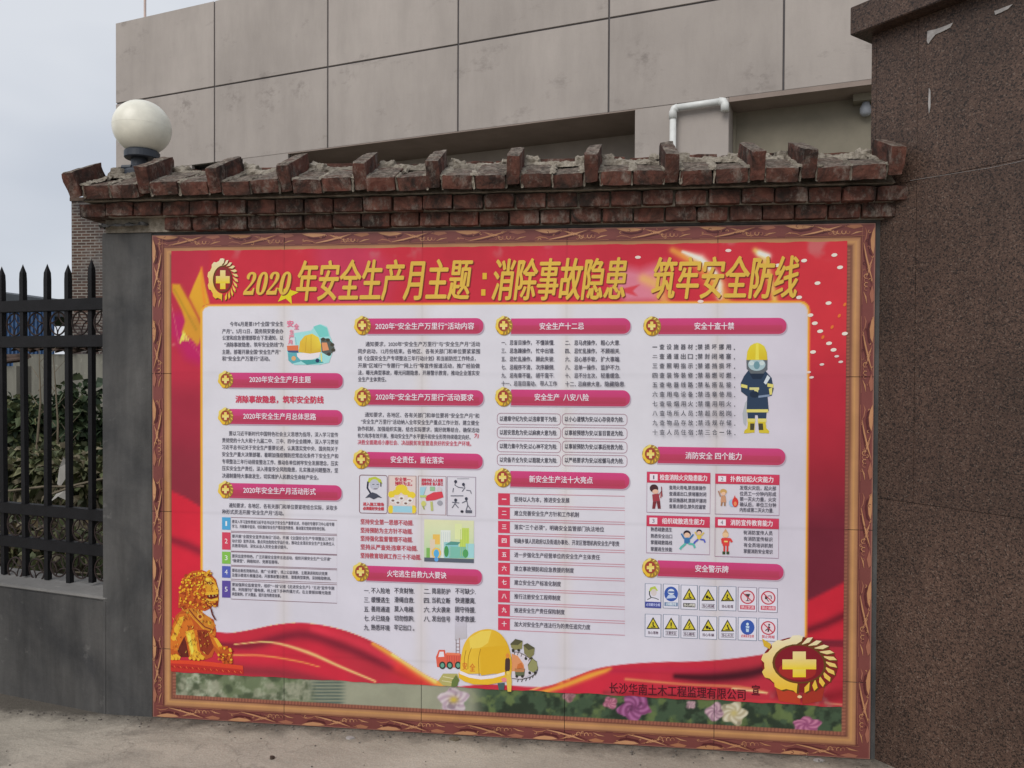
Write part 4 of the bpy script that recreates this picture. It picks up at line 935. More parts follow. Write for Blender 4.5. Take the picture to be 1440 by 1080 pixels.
P.poly(q([(815, 590), (885, 590), (885, 608), (815, 608)]), (196, 192, 130)); P.poly(q([(850, 600), (880, 605), (875, 640), (850, 635)]), (196, 192, 130)); P.poly(q([(955, 600), (980, 590), (978, 640), (962, 645)]), YL)
P.ell(895+850/5.141, 430+640/5.141, 6, 4.6, NV2); P.poly(q([(880, 650), (960, 640), (960, 655), (880, 665)]), (120, 136, 160))
P.poly(q([(793, 385), (945, 385), (945, 460), (915, 490), (825, 490), (795, 455)]), (92, 98, 104)); P.ell(895+868/5.141, 430+425/5.141, 11.5, 8.6, (156, 178, 184)); P.ell(895+868/5.141, 430+430/5.141, 4, 5.4, (104, 140, 150)); P.ell(895+830/5.141, 430+415/5.141, 3.5, 3, (186, 200, 200)); P.ell(895+905/5.141, 430+415/5.141, 3.5, 3, (186, 200, 200))
P.poly(q([(793, 392), (800, 330), (820, 290), (850, 272), (890, 272), (922, 292), (940, 335), (945, 392)]), [(206, 186, 50)]*2+[(204, 190, 60)]*4+[(196, 170, 44)]*2); P.poly(q([(862, 268), (880, 268), (884, 390), (858, 390)]), (214, 202, 80))
P.build('firefighter_picture', poster)
# hard-hat picture at top left
P = Print(); q = lambda L: [(290+a/6.752, 430+b/6.752) for a, b in L]
P.poly(q([(840, 260), (1000, 235), (1040, 190), (1090, 175), (1150, 200), (1180, 290), (1215, 380), (1200, 450), (1170, 540), (1080, 560), (840, 560), (790, 520), (770, 430), (850, 400)]), (150, 204, 204))
P.poly(q([(1020, 200), (1080, 178), (1150, 210), (1170, 290), (1080, 300)]), (112, 190, 184)); P.poly(q([(780, 450), (880, 440), (900, 530), (820, 550), (785, 520)]), (90, 160, 170))
P.poly(q([(770, 380), (880, 375), (880, 425), (775, 425)]), (204, 110, 76)); P.poly(q([(775, 425), (880, 425), (880, 445), (785, 445)]), (66, 86, 120)); P.line(q([(850, 300), (860, 370)]), 1, (130, 170, 180))
P.poly(q([(1090, 310), (1160, 310), (1200, 350), (1222, 400), (1200, 450), (1150, 470), (1100, 440)]), (84, 90, 86)); P.poly(q([(1100, 350), (1150, 350), (1170, 420), (1110, 430)]), (206, 140, 100))
for a, b in ((1115, 318), (1160, 325), (1200, 370), (1210, 420), (1170, 460)): P.ell(290+a/6.752, 430+b/6.752, 3.2, 2.6, (66, 62, 52), 8)
P.poly(q([(865, 450), (1090, 440), (1075, 490), (1000, 515), (900, 515), (868, 480)]), (214, 208, 214)); P.poly(q([(880, 440), (895, 340), (940, 285), (1010, 265), (1070, 300), (1095, 370), (1095, 440), (990, 455)]), [(206, 170, 60)]*3+[(214, 190, 70)]*3+[(196, 160, 56)]*2)
P.poly(q([(890, 515), (1080, 510), (1120, 540), (960, 560)]), (70, 150, 150)); P.ell(290+1060/6.752, 430+520/6.752, 3, 3, (40, 60, 90)); P.ell(290+835/6.752, 430+500/6.752, 3.4, 3.4, (206, 160, 110)); P.line(q([(1095, 450), (1100, 530)]), 1.8, (214, 206, 110)); P.line(q([(955, 300), (945, 440)]), .5, (170, 130, 50)); P.line(q([(1000, 280), (1000, 440)]), .5, (170, 130, 50))
P.text('安', 404.5, 413, 455.5, 9, (216, 116, 146), bold=.35); P.text('全', 414, 421, 459.5, 8, (216, 120, 146), bold=.3); P.text('生', 408, 414, 467, 6, (216, 130, 150), bold=.25); P.text('产', 407, 414, 474, 6.5, (216, 130, 150), bold=.25); P.text('月', 406, 411.5, 481, 6, (216, 130, 150), bold=.25)
P.build('hard_hat_picture', poster)
# cards
P = Print(); P.frame(506, 667.7, 545, 721, (120, 80, 90), .9, 3); P.poly([(517, 679), (519, 672), (528, 670), (536, 674), (538, 680), (528, 676)], (176, 184, 70)); P.ell(527, 681, 7, 7.5, (176, 178, 190)); P.line([(518, 677), (517, 686), (522, 694)], 2.4, (48, 50, 66)); P.line([(536, 678), (536, 684)], 1.6, (48, 50, 66)); P.line([(524, 681), (527, 681)], .9, (48, 50, 66)); P.line([(530, 681), (533, 681)], .9, (48, 50, 66)); P.line([(526, 687), (531, 687)], .8, (90, 60, 70))
P.poly([(514, 700), (520, 694), (524, 692), (530, 694), (538, 700), (532, 699), (526, 702), (520, 699)], (70, 72, 86)); P.text('进入施工现场', 511, 540, 708.5, 4.6, (186, 70, 80), bold=.3); P.text('必须戴好安全帽', 511, 540, 714.6, 4.6, (186, 70, 80), bold=.3); P.build('card_picture', poster)
P = Print(); P.frame(547, 668.5, 585.5, 721.6, (150, 100, 90), .9); P.rect(547.5, 669, 585, 721, (206, 190, 186)); P.text('安全第一，', 556, 580, 674, 5.4, (176, 60, 76), bold=.35); P.text('预防为主。', 556, 580, 680, 5.4, (176, 60, 76), bold=.35)
for cx, cy, rx, ry in ((565, 687, 9, 6), (551, 695, 5, 5), (579, 696, 6, 5), (558, 692, 6, 4), (571, 692, 6, 4), (550, 716, 4, 6), (582, 716, 4, 6)): P.ell(cx, cy, rx, ry, (214, 190, 60))
for cx, cy in ((565, 700), (553, 703), (577, 703), (560, 706), (571, 707)): P.ell(cx, cy, 4.4, 4, (210, 206, 204)); P.ell(cx, cy+.6, 2.4, 1.6, (120, 96, 90), 8)
P.rect(553, 711, 580, 720, (146, 190, 206)); P.build('card_picture', poster)
P = Print(); P.frame(588.5, 669, 627.5, 723, (150, 110, 110), .9); P.text('遵章守纪 人人有责', 593, 623, 675, 4.4, (186, 70, 86), bold=.3); P.text('违章作业 害人害己', 593, 623, 680, 4.4, (186, 70, 86), bold=.3); P.poly([(591, 685), (600, 684), (596, 696), (591, 697)], (150, 190, 204)); P.rect(605, 684, 612, 690, (140, 180, 140)); P.poly([(598, 698), (610, 692), (622, 691), (624, 699), (612, 703), (600, 704)], (200, 66, 80)); P.ell(618, 688, 4, 3.4, (196, 186, 190)); P.ell(596, 708, 3.6, 4, (190, 190, 110)); P.ell(619, 707, 4, 3.6, (150, 150, 160)); P.line([(607, 705), (608, 718)], 3.4, (176, 180, 110)); P.line([(595, 711), (597, 716)], 2, (150, 160, 90)); P.rect(591, 696, 600, 699, (170, 190, 110)); P.build('card_picture', poster)
P = Print(); P.frame(629.2, 670, 669.2, 724.8, (140, 120, 140), .9); P.line([(643, 673), (660, 673)], .6, (110, 110, 120))
for L in ([(641, 676), (640, 682), (645, 685), (652, 686)], [(638, 686), (637, 692)], [(652, 680), (654, 686), (650, 691)], [(656, 689), (662, 690), (663, 694)], [(641, 702), (640, 708), (636, 714)], [(640, 708), (645, 714)], [(636, 706), (646, 707)], [(656, 701), (658, 710), (655, 720)], [(658, 710), (662, 716)], [(650, 707), (656, 704)], [(634, 697), (652, 697)]): P.line(L, 1.1, (84, 86, 100))
for cx, cy in ((641, 677), (652, 681), (656, 701), (641, 703)): P.ell(cx, cy, 2.2, 2.4, (60, 62, 76), 9)
P.ell(650, 719, 2.4, 2, (50, 50, 60), 8); P.rect(655, 717, 664, 721, (90, 92, 104)); P.build('card_picture', poster)
# city picture
P = Print(); P.rect(597, 730, 666.7, 788.5, (206, 208, 170), (170, 196, 160))
for x0, y0, x1, y1, c in ((609, 751, 619, 765, (214, 176, 90)), (605, 758, 612, 784, (206, 190, 170)), (620, 745, 634, 784, (206, 212, 206)), (625, 762, 645, 784, (126, 186, 190)), (647, 742, 660, 784, (182, 202, 96)), (655, 764, 667, 784, (150, 196, 200)), (632, 768, 656, 784, (116, 176, 160)), (600, 770, 605, 784, (120, 170, 90)), (640, 736, 650, 758, (206, 214, 160))): P.rect(x0, y0, x1, y1, c)
for k in range(5): P.line([(621+k*3, 748), (621+k*3, 782)], .5, (176, 190, 190)); P.line([(648+k*2.5, 744), (648+k*2.5, 782)], .5, (160, 186, 84))
P.poly([(626, 766), (634, 761), (648, 762), (644, 766)], (84, 140, 130)); P.ell(628, 775, 3.4, 8, (70, 140, 80)); P.ell(655, 778, 4, 6, (80, 150, 90)); P.ell(614, 777, 7, 7.6, (222, 180, 96)); P.ell(614, 778, 4, 6, (84, 160, 206)); P.rect(597, 783.5, 666.7, 789, (86, 92, 104)); P.ell(614, 786, 3, 3.4, (90, 150, 206)); P.build('city_picture', poster)

# big hard hat, truck and mine carts
P = Print(); q = lambda L: [(560+a/6, 840+b/6) for a, b in L]
P.poly(q([(480, 160), (575, 160), (580, 340), (480, 360)]), [(186, 182, 196)]*2+[(176, 172, 178)]*2)
P.poly(q([(380, 640), (500, 640), (520, 700), (480, 750), (380, 740), (340, 700)]), (166, 160, 100)); P.line(q([(380, 665), (510, 690)]), 1, (206, 200, 160)); P.line(q([(370, 700), (500, 720)]), .8, (206, 200, 160))
P.poly(q([(320, 500), (345, 440), (395, 440), (400, 470), (530, 475), (530, 590), (330, 585)]), (204, 92, 74)); P.poly(q([(352, 455), (385, 455), (390, 498), (340, 500)]), (212, 206, 214)); P.rect(628, 917, 647, 920, (216, 120, 90))
for k in range(6): P.line(q([(415+k*20, 490), (415+k*20, 555)]), .6, (160, 66, 56))
for a in (375, 437, 507): P.ell(560+a/6, 840+570/6, 4.8, 5.6, (52, 60, 56), 14); P.ell(560+a/6, 840+570/6, 2.8, 3.4, (96, 150, 130), 10)
P.line(q([(490, 350), (490, 470)]), .7, (110, 90, 90)); P.line(q([(518, 340), (520, 470)]), .7, (150, 100, 90))
for b in (385, 415, 445): P.line(q([(490, b), (518, b)]), .6, (130, 96, 90))
P.poly(q([(960, 480), (1000, 450), (1080, 480), (1150, 550), (1130, 640), (1040, 690), (960, 690)]), (198, 190, 198)); P.poly(q([(958, 470), (1010, 490), (1060, 560), (1070, 620), (960, 620)]), (206, 140, 96))
trk = spline(q([(960, 455), (1030, 465), (1110, 510), (1165, 560), (1175, 610), (1130, 660), (1050, 685), (960, 680)]), 5); P.line(trk, 1.0, (70, 60, 60))
for i in range(2, len(trk)-2, 2): P.line([trk[i], trk[i]+np.array([-1.5, 4])], 1, (70, 62, 56))
for L, c in (([(950, 390), (990, 350), (1050, 365), (1045, 430), (985, 440), (955, 420)], (132, 128, 84)), ([(1058, 400), (1090, 385), (1152, 425), (1145, 480), (1110, 510), (1065, 470)], (124, 120, 80)), ([(1095, 570), (1130, 510), (1170, 540), (1178, 600), (1140, 630), (1100, 610)], (140, 140, 96)), ([(985, 600), (1070, 600), (1062, 660), (990, 660)], (92, 100, 76))):
    P.poly(q(L), c); P.line(q(L[:3]), .9, (74, 72, 50))
    cx = sum(p[0] for p in L)/len(L); cy = max(p[1] for p in L)
    for d in (-25, 22): P.ell(560+(cx+d)/6, 840+(cy+2)/6, 2.1, 2.2, (54, 52, 48), 9)
P.poly(q([(945, 395), (990, 352), (1050, 367), (1010, 398)]), (84, 82, 60)); P.poly(q([(1058, 402), (1090, 385), (1150, 427), (1100, 440)]), (84, 82, 60)); P.poly(q([(985, 600), (1070, 600), (1062, 625), (990, 625)]), (176, 120, 80)); P.poly(q([(1010, 560), (1040, 545), (1060, 590), (1000, 600)]), (190, 110, 60))
hat = spline(q([(525, 640), (530, 520), (555, 400), (610, 320), (690, 275), (780, 265), (860, 300), (920, 380), (950, 480), (960, 560), (955, 640)]), 4)
P.poly(list(hat), [tuple(np.array((214, 178, 62))*(1-t)+np.array((204, 160, 40))*t) for t in np.linspace(0, 1, len(hat))])
P.poly(q([(600, 340), (700, 282), (790, 275), (760, 380), (700, 420), (610, 430)]), (222, 190, 84)); P.poly(q([(690, 420), (930, 400), (945, 620), (700, 655)]), (206, 162, 42))
P.poly(q([(510, 640), (525, 615), (600, 650), (700, 665), (800, 655), (900, 625), (960, 610), (950, 680), (880, 710), (760, 732), (640, 730), (560, 705), (515, 675)]), (214, 172, 48)); P.poly(q([(520, 612), (600, 645), (700, 660), (800, 652), (900, 625), (900, 650), (800, 678), (700, 688), (600, 672), (520, 640)]), (222, 208, 214))
for L in ([(620, 420), (595, 500), (590, 600)], [(697, 430), (680, 520), (685, 655)], [(575, 440), (560, 520), (560, 600)]): P.line(spline(q(L), 4), .8, (150, 108, 34))
P.text('安', 651, 657, 936, 10, (196, 112, 48), bold=.3); P.text('全', 661, 668.5, 938, 11, (196, 112, 48), bold=.3)
P.poly(q([(905, 520), (925, 495), (945, 520), (945, 600), (915, 665), (902, 600)]), (70, 52, 50)); P.ell(560+925/6, 840+488/6, 2.6, 3.6, (206, 130, 60)); P.poly(q([(912, 620), (945, 620), (960, 700), (955, 790), (925, 790), (915, 700)]), (206, 176, 80)); P.ell(560+928/6, 840+630/6, 2.4, 2.4, (220, 190, 90)); P.poly(q([(840, 720), (900, 715), (895, 775), (850, 775)]), (70, 90, 92)); P.poly(q([(455, 700), (490, 650), (515, 690), (500, 745), (450, 750)]), (96, 112, 62)); P.ell(560+895/6, 840+690/6, 4, 3.2, (216, 130, 130))
P.build('hard_hat_and_truck_picture', poster)

# guardian lion
P = Print(); P.STEP = .000008; q = lambda L: [(200+a/4.5, 790+b/4.5) for a, b in L]
P.poly(q([(183, 618), (380, 625), (640, 655), (645, 708), (420, 700), (185, 690)]), [(206, 70, 44)]*3+[(196, 62, 46)]*3); P.poly(q([(183, 640), (300, 645), (640, 680), (645, 708), (300, 695), (185, 690)]), (176, 50, 44))
OR, YE, DR, BR = (196, 108, 40), (212, 166, 52), (134, 54, 34), (96, 40, 32)
P.poly(q([(215, 340), (260, 298), (340, 288), (400, 330), (455, 365), (472, 430), (465, 480), (500, 530), (545, 530), (572, 580), (578, 640), (520, 645), (490, 600), (460, 560), (445, 600), (400, 618), (340, 622), (300, 612), (288, 560), (262, 590), (245, 600), (240, 618), (185, 618), (182, 480), (192, 410)]), (176, 84, 38))
P.poly(q([(200, 400), (240, 330), (300, 320), (330, 400), (270, 480), (250, 560), (205, 560), (190, 470)]), OR); P.poly(q([(205, 420), (240, 350), (275, 340), (240, 430), (215, 500)]), YE)
P.poly(q([(225, 560), (270, 470), (285, 520), (300, 600), (245, 600)]), BR); P.poly(q([(340, 430), (440, 430), (455, 540), (420, 590), (370, 560), (355, 480)]), DR)
P.poly(q([(275, 440), (330, 425), (350, 520), (372, 580), (400, 600), (395, 616), (310, 612), (305, 560)]), YE); P.poly(q([(285, 450), (305, 445), (330, 560), (318, 590)]), (228, 200, 80)); P.poly(q([(330, 430), (350, 430), (372, 575), (355, 560)]), OR)
P.poly(q([(420, 440), (468, 440), (468, 500), (520, 545), (490, 560), (450, 520)]), OR); P.poly(q([(455, 480), (475, 480), (510, 530), (490, 545)]), YE)
P.poly(q([(182, 470), (205, 455), (225, 475), (222, 520), (200, 550), (183, 550)]), OR); P.ell(200+203/4.5, 790+478/4.5, 4, 4.4, YE); P.poly(q([(185, 590), (220, 580), (248, 600), (240, 618), (185, 618)]), YE)
P.poly(q([(250, 300), (330, 290), (430, 350), (470, 400), (440, 440), (380, 420), (320, 340)]), (190, 120, 44)); P.line(q([(300, 300), (340, 350), (400, 410), (455, 430)]), 2, (120, 60, 36)); P.line(q([(290, 310), (330, 360), (395, 425)]), .8, YE); P.ell(200+370/4.5, 790+345/4.5, 5, 5, (206, 150, 60)); P.ell(200+370/4.5, 790+345/4.5, 2.6, 2.6, DR); P.ell(200+430/4.5, 790+385/4.5, 3, 3, YE)
P.poly(q([(232, 290), (235, 215), (250, 140), (272, 90), (320, 58), (380, 50), (430, 68), (470, 112), (487, 180), (488, 240), (482, 280), (450, 268), (440, 290), (400, 310), (330, 292)]), (176, 84, 36))
rr = random.Random(9)
for k in range(170):
    a = rr.uniform(0, 1); b = rr.uniform(0, 1); cx = 240+a*165+(35*(1-b*2)**2 if b < .5 else 0); cy = 66+b*225+(30*(.5-a) if b < .2 else 0)
    P.ell(200+cx/4.5, 790+cy/4.5, rr.uniform(1.2, 2.8), rr.uniform(1.0, 2.2), [(206, 130, 40), (220, 180, 50), (176, 84, 38), (214, 156, 44), (150, 62, 34)][k % 5], 8, rot=rr.uniform(0, 90)); P.ell(200+(cx+5)/4.5, 790+(cy+6)/4.5, 1.1, .6, (140, 54, 34), 6)
P.poly(q([(392, 95), (420, 88), (452, 100), (470, 128), (478, 150), (487, 172), (486, 200), (470, 208), (440, 204), (415, 196), (402, 160)]), (200, 144, 46))
P.poly(q([(398, 100), (425, 98), (448, 112), (440, 122), (410, 120)]), (226, 188, 70)); P.poly(q([(412, 124), (446, 124), (462, 136), (440, 142), (415, 138)]), (112, 50, 34)); P.ell(200+440/4.5, 790+131/4.5, 1.5, 1.1, (226, 196, 90), 9); P.ell(200+441/4.5, 790+131/4.5, .6, .6, (60, 30, 26), 7)
P.line(q([(408, 118), (432, 112), (460, 126)]), [.6, 2.2, .8], (220, 170, 56)); P.poly(q([(452, 140), (476, 150), (487, 170), (480, 180), (462, 176), (450, 160)]), (216, 168, 56)); P.ell(200+478/4.5, 790+172/4.5, 1.3, .9, (100, 44, 32), 7); P.line(q([(446, 148), (444, 172), (452, 188)]), .9, (140, 70, 36))
P.poly(q([(404, 186), (440, 190), (486, 186), (488, 200), (460, 204), (430, 210), (404, 206)]), (214, 166, 52)); P.poly(q([(414, 208), (450, 206), (484, 202), (480, 222), (450, 230), (420, 226)]), (98, 34, 32)); P.line(q([(452, 208), (454, 216)]), 1.2, (226, 206, 130)); P.line(q([(472, 205), (473, 213)]), 1.2, (226, 206, 130)); P.line(q([(430, 210), (432, 218)]), 1.2, (226, 206, 130))
P.poly(q([(408, 226), (440, 234), (484, 222), (488, 240), (462, 252), (430, 252), (406, 244)]), (206, 150, 48)); P.line(q([(412, 234), (445, 242), (484, 232)]), .8, (232, 196, 90))
P.poly(q([(400, 246), (455, 254), (484, 260), (482, 282), (450, 274), (420, 280)]), DR)
for k in range(46): P.ell(200+rr.uniform(392, 478)/4.5, 790+rr.uniform(246, 284)/4.5, rr.uniform(.8, 1.7), rr.uniform(.7, 1.4), [(196, 120, 42), (214, 160, 50), (120, 52, 34)][k % 3], 7)
for k in range(34): P.ell(200+rr.uniform(330, 456)/4.5, 790+(66+abs(rr.gauss(0, 12)))/4.5, rr.uniform(1.0, 2.0), rr.uniform(.8, 1.6), [(206, 140, 44), (224, 180, 60), (140, 66, 36)][k % 3], 7)
for k in range(22): P.ell(200+rr.uniform(384, 410)/4.5, 790+rr.uniform(100, 250)/4.5, rr.uniform(.9, 1.7), rr.uniform(.9, 1.7), [(196, 120, 42), (216, 170, 56), (130, 58, 34)][k % 3], 7)
P.line(q([(440, 290), (450, 330), (470, 365)]), 2.2, BR)
for k in range(34): P.ell(200+(485+rr.uniform(0, 88))/4.5, 790+(535+rr.uniform(0, 100))/4.5, rr.uniform(1.2, 2.4), rr.uniform(1.2, 2.2), [OR, YE, DR, (196, 84, 40)][k % 4], 8)
for a, b in ((310, 605), (335, 610), (362, 612), (388, 606), (200, 608), (222, 608)): P.ell(200+a/4.5, 790+b/4.5, 2.4, 2.4, YE, 9)
body = [np.array([(215, 340), (260, 298), (340, 288), (400, 330), (455, 365), (472, 430), (465, 480), (400, 600), (340, 612), (300, 612), (245, 600), (190, 600), (182, 480), (192, 410)], float)]
def inside(p, Q):
    c = False
    for a, b in zip(Q, np.roll(Q, -1, 0)):
        if (a[1] > p[1]) != (b[1] > p[1]) and p[0] < (b[0]-a[0])*(p[1]-a[1])/(b[1]-a[1])+a[0]: c = not c
    return c
n_ = 0
while n_ < 150:
    u, v = rr.uniform(182, 475), rr.uniform(290, 615)
    if not inside((u, v), body[0]): continue
    n_ += 1; a = rr.uniform(-2.4, -.9); L_ = rr.uniform(8, 26); P.line(q([(u, v), (u+L_*.5*math.cos(a)+2, v+L_*.5*math.sin(a)), (u+L_*math.cos(a), v+L_*math.sin(a))]), [.3, rr.uniform(.6, 1.3), .2], [(120, 52, 34), (206, 150, 52), (150, 74, 36), (96, 42, 32), (224, 186, 78)][n_ % 5])
for k in range(14):
    u, v = rr.uniform(398, 470), rr.uniform(95, 240); P.line(q([(u, v), (u+rr.uniform(-10, 10), v+rr.uniform(4, 14))]), rr.uniform(.4, .9), [(150, 74, 36), (120, 52, 34), (232, 200, 90)][k % 3])
for k in range(24):
    u = 190+k*19; P.line(q([(u, 650+k*1.6), (u+9, 662+k*1.6)]), .8, [(140, 40, 38), (216, 110, 60)][k % 2])
P.build('guardian_lion_picture', poster)

# large emblem at bottom right and the company line
P = Print()
P.poly([(1090, 965), (1125, 975), (1125, 990), (1095, 985)], (170, 60, 40)); P.poly([(1128, 975), (1160, 962), (1155, 985), (1128, 990)], (150, 50, 38)); P.ell(1124, 934, 50, 38, (120, 36, 34), 30)
emblem(P, 1123.5, 933.5, 54, 41, True, (120, 30, 40)); P.poly([(1071, 897), (1084, 905), (1082, 912), (1074, 908)], (196, 160, 50)); P.ell(1124, 979, 3, 2, (230, 190, 140))
P.build('emblem', poster, 'large gold gear and wheat emblem in the lower right corner')
P = Print(); P.text('长沙华南土木工程监理有限公司', 857, 1048, 967, 14.5, (78, 28, 36), bold=.2); P.build('company_lettering', poster); P = Print(); P.text('宣', 1057, 1068, 970, 13.5, (78, 28, 36), bold=.3); P.build('company_lettering', poster)
# confetti on the right
CONF = [(1040+a/6, 320+b/6, 4.8, 2.9, (214, 206, 196), 8) for a, b in ((797, 233), (845, 337), (655, 470), (748, 638), (595, 740), (632, 808), (677, 875), (752, 977), (790, 1032), (617, 1050), (542, 280), (320, 320), (500, 590), (885, 895))]
CONF += [(1120+a/1.925, 340+b/1.925, 3.8, 2.0, (206, 190, 186), 8) for a, b in ((68, 332), (40, 367), (108, 310), (119, 325), (32, 353))]
CONF += [(a, b, 5, 2.6, (222, 196, 190), 0) for a, b in ((1024, 352.5), (897, 362), (985, 424), (1010, 410))]
CONF += [(1040+a/6, 320+b/6, 2.2, 3.4, (206, 110, 50), -30) for a, b in ((885, 650), (838, 745), (778, 840), (700, 925))]
for a in CONF:
    P = Print(); P.ell(a[0], a[1], a[2]*.82, a[3]*.82, a[4], 12, rot=a[5]); P.build('confetti_print', poster)

# ------------------------------------------------------------------ granite gate pier on the right
GA = math.radians(131); GD = np.array([-math.cos(GA), -math.sin(GA)]); GN = np.array([-math.cos(math.radians(41)), -math.sin(math.radians(41))])*-1
GN = np.array([-GD[1], GD[0]])                    # points into the pier
if GN[1] < 0: GN = -GN
GP = np.array([3.005, .028])
def G(v): return (GP[0]+GD[0]*v[0]+GN[0]*v[1], GP[1]+GD[1]*v[0]+GN[1]*v[1], v[2])
pier = empty('granite_gate_pier', G((.6, .5, 0)), 'tall speckled brown granite gate pier with a heavy overhanging cap at the right', 'pier')
MB().box(.004, 2.4, .030, 1.4, -.05, 2.846, G).build('pier_core', JOINT, pier)
zj = [-.04, 1.03, 2.243, 2.8475]; ujs = [0, .165, 1.02, 1.9, 2.41]; ujl = [0, .86, 1.7, 2.41]
for k in range(3):
    us = ujs if k == 2 else ([0, .165, 1.02, 1.9, 2.41] if k == 1 else ujl)
    for a, b in zip(us[:-1], us[1:]):
        MB().box(a+.0005, b-.0005, 0+rj.uniform(0, .0008), .029, zj[k]+.0007, zj[k+1]-.0007, G).build('granite_slab', GRANITE, pier, bevel=.0006)
for z0, z1 in ((zj[0], zj[1]), (zj[1], zj[2]), (zj[2], zj[3])):
    MB().box(-.022, -.0008, .002, 1.4, z0+.001, z1-.001, G).build('granite_slab', GRANITE, pier, bevel=.0012)
OV = .070
cap = MB().box(-OV, 2.5, -OV, 1.5, 2.848, 2.957, G); cap.build('pier_cap', GRANITE, pier, bevel=.003)
def flake(name, pts, mat):
    m = MB(); n = len(pts); m.add([G((u, -.004, z)) for u, z in pts]+[G((u, -.0006, z)) for u, z in pts], [tuple(range(n)), tuple(range(2*n-1, n-1, -1))]+[(i, (i+1) % n, n+(i+1) % n, n+i) for i in range(n)]); m.build(name, mat, pier)
def gpt(px, py):
    d = ray(px, py); t = ((np.append(GP, 0)-CAM)[:2]@GN)/(d[:2]@GN); p = CAM+d*t; return float((p[:2]-GP)@GD), float(p[2])
flake('paint_flake', [gpt(*p) for p in ((1305, 44), (1318, 41), (1332, 36), (1341, 32), (1337, 39), (1325, 45), (1316, 49), (1311, 55), (1306, 62), (1304, 58))], WHITEPAINT)
flake('paint_flake', [gpt(*p) for p in ((1399, 16), (1412, 11), (1425, 6), (1418, 13), (1408, 18), (1400, 21))], WHITEPAINT)
for p in (((1307, 124), (1309, 128), (1309, 150), (1307, 160), (1306, 146)),): flake('paint_flake', [gpt(*k) for k in p], WHITEPAINT)
tip = MB(); pr = [gpt(1280, 254), gpt(1335, 245), gpt(1392, 236), gpt(1440, 226)]
tip.tube([G((u, -.0004, z)) for u, z in pr], .0006, 5); tip.build('pale_joint_line', WHITEPAINT, pier)

# ------------------------------------------------------------------ beige building behind the wall
BA = math.radians(164.3); BE = np.array([math.cos(BA), math.sin(BA)]); BN = np.array([math.sin(BA), -math.cos(BA)])
if BN[1] < 0: BN = -BN
BP = np.array([2.5977, 4.4501])
def Bm(v): return (BP[0]+BE[0]*v[0]+BN[0]*v[1], BP[1]+BE[1]*v[0]+BN[1]*v[1], v[2])
bld = empty('beige_building', Bm((2.5, 1.5, 0)), 'large grey beige rendered building with square joint lines and dark recesses behind the wall', 'building')
SL, SR = 7.28, -2.64; TOP, MID, LOW = 6.055, 5.012, 4.09
JS = [7.28, 5.628, 3.964, 2.301, .647, -.985, -2.64]
g_ = .009
for a, b in zip(JS[1:], JS[:-1]):
    MB().box(a+g_, b-(g_ if b < 7 else 0), 0, .05, MID+g_, TOP, Bm).build('wall_panel', PANEL, bld, bevel=.003)
    lo = LOW
    MB().box(a+g_, b-(g_ if b < 7 else 0), 0, .05, lo, MID-g_, Bm).build('wall_panel', PANEL, bld, bevel=.003)
MB().box(SR, SL-.002, .051, .34, LOW+.002, TOP-.004, Bm).build('parapet_core', GROOVE, bld)
for a in JS[1:-1]: MB().box(a-g_+.0005, a+g_-.0005, .014, .050, LOW+.003, TOP-.002, Bm).build('joint_filler', GROOVE, bld)
for a, b in zip(JS[1:], JS[:-1]): MB().box(a+g_, b-g_, .014, .050, MID-g_+.0005, MID+g_-.0005, Bm).build('joint_filler', GROOVE, bld)
MB().box(SR, SL-.002, .341, 2.6, 5.2, 5.3, Bm).build('roof_slab', SOFFIT, bld)
# lower storey: solid stretch at the left end, small opening, pier between the two recesses
MB().box(5.99, 7.28, 0, .05, .0, LOW-.003, Bm).build('wall_panel', PANEL, bld)
MB().box(5.628+g_, 5.988, 0, .05, .0, 3.55, Bm).build('wall_panel', PANEL, bld)
MB().box(4.521, 5.628-g_, 0, .05, .0, 3.55, Bm).build('wall_panel', PANEL, bld)
MB().box(4.521, 5.19, 0, .05, 3.552, LOW-.003, Bm).build('wall_panel', PANEL, bld)
MB().box(4.53, 7.27, .3, .34, 0, LOW, Bm).build('inner_wall', RECESS, bld)
MB().box(5.20, 5.98, .12, .15, 3.552, 4.088, Bm).build('window_pane', m_flat('dark_window_glass', (.03, .028, .028), .2), bld)
MB().box(-.506, .381, 0, .36, 0, LOW-.003, Bm).build('recess_pier', PANEL, bld, bevel=.004)
MB().box(.383, 4.53, .79, .84, 0, LOW+.05, Bm).build('recess_wall', RECESS, bld)
MB().box(.3, 4.6, .345, .79, LOW-.0005, LOW+.08, Bm).build('soffit', SOFFIT, bld)
MB().box(.3, 4.6, .001, .344, LOW-.012, LOW-.0015, Bm).build('soffit', SOFFIT, bld)
MB().box(4.521, 4.56, .02, .8, 0, LOW-.014, Bm).build('recess_jamb', PANEL, bld)
MB().box(SR, -.53, .345, .39, 0, LOW-.045, Bm).build('recess_wall', BEIGE, bld)
MB().box(SR, -.508, .001, .40, LOW-.045, LOW-.0015, Bm).build('soffit', SOFFIT, bld)
MB().box(-.535, -.508, .30, .40, 0, LOW-.047, Bm).build('recess_jamb', BEIGE, bld)
MB().box(SR, SL-.02, 2.6, 2.7, 0, 5.3, Bm).build('rear_wall', PANEL, bld)
MB().box(SL-.12, SL-.003, .36, 2.6, 0, 5.3, Bm).build('side_wall', PANEL, bld)
pp = Bm((6.93, .15, 0)); MB().tube([(pp[0], pp[1], 6.05), (pp[0], pp[1], 7.6)], .016, 8).build('roof_rod', m_flat('pinkish_steel_rod', (.60, .47, .42), .5), bld)
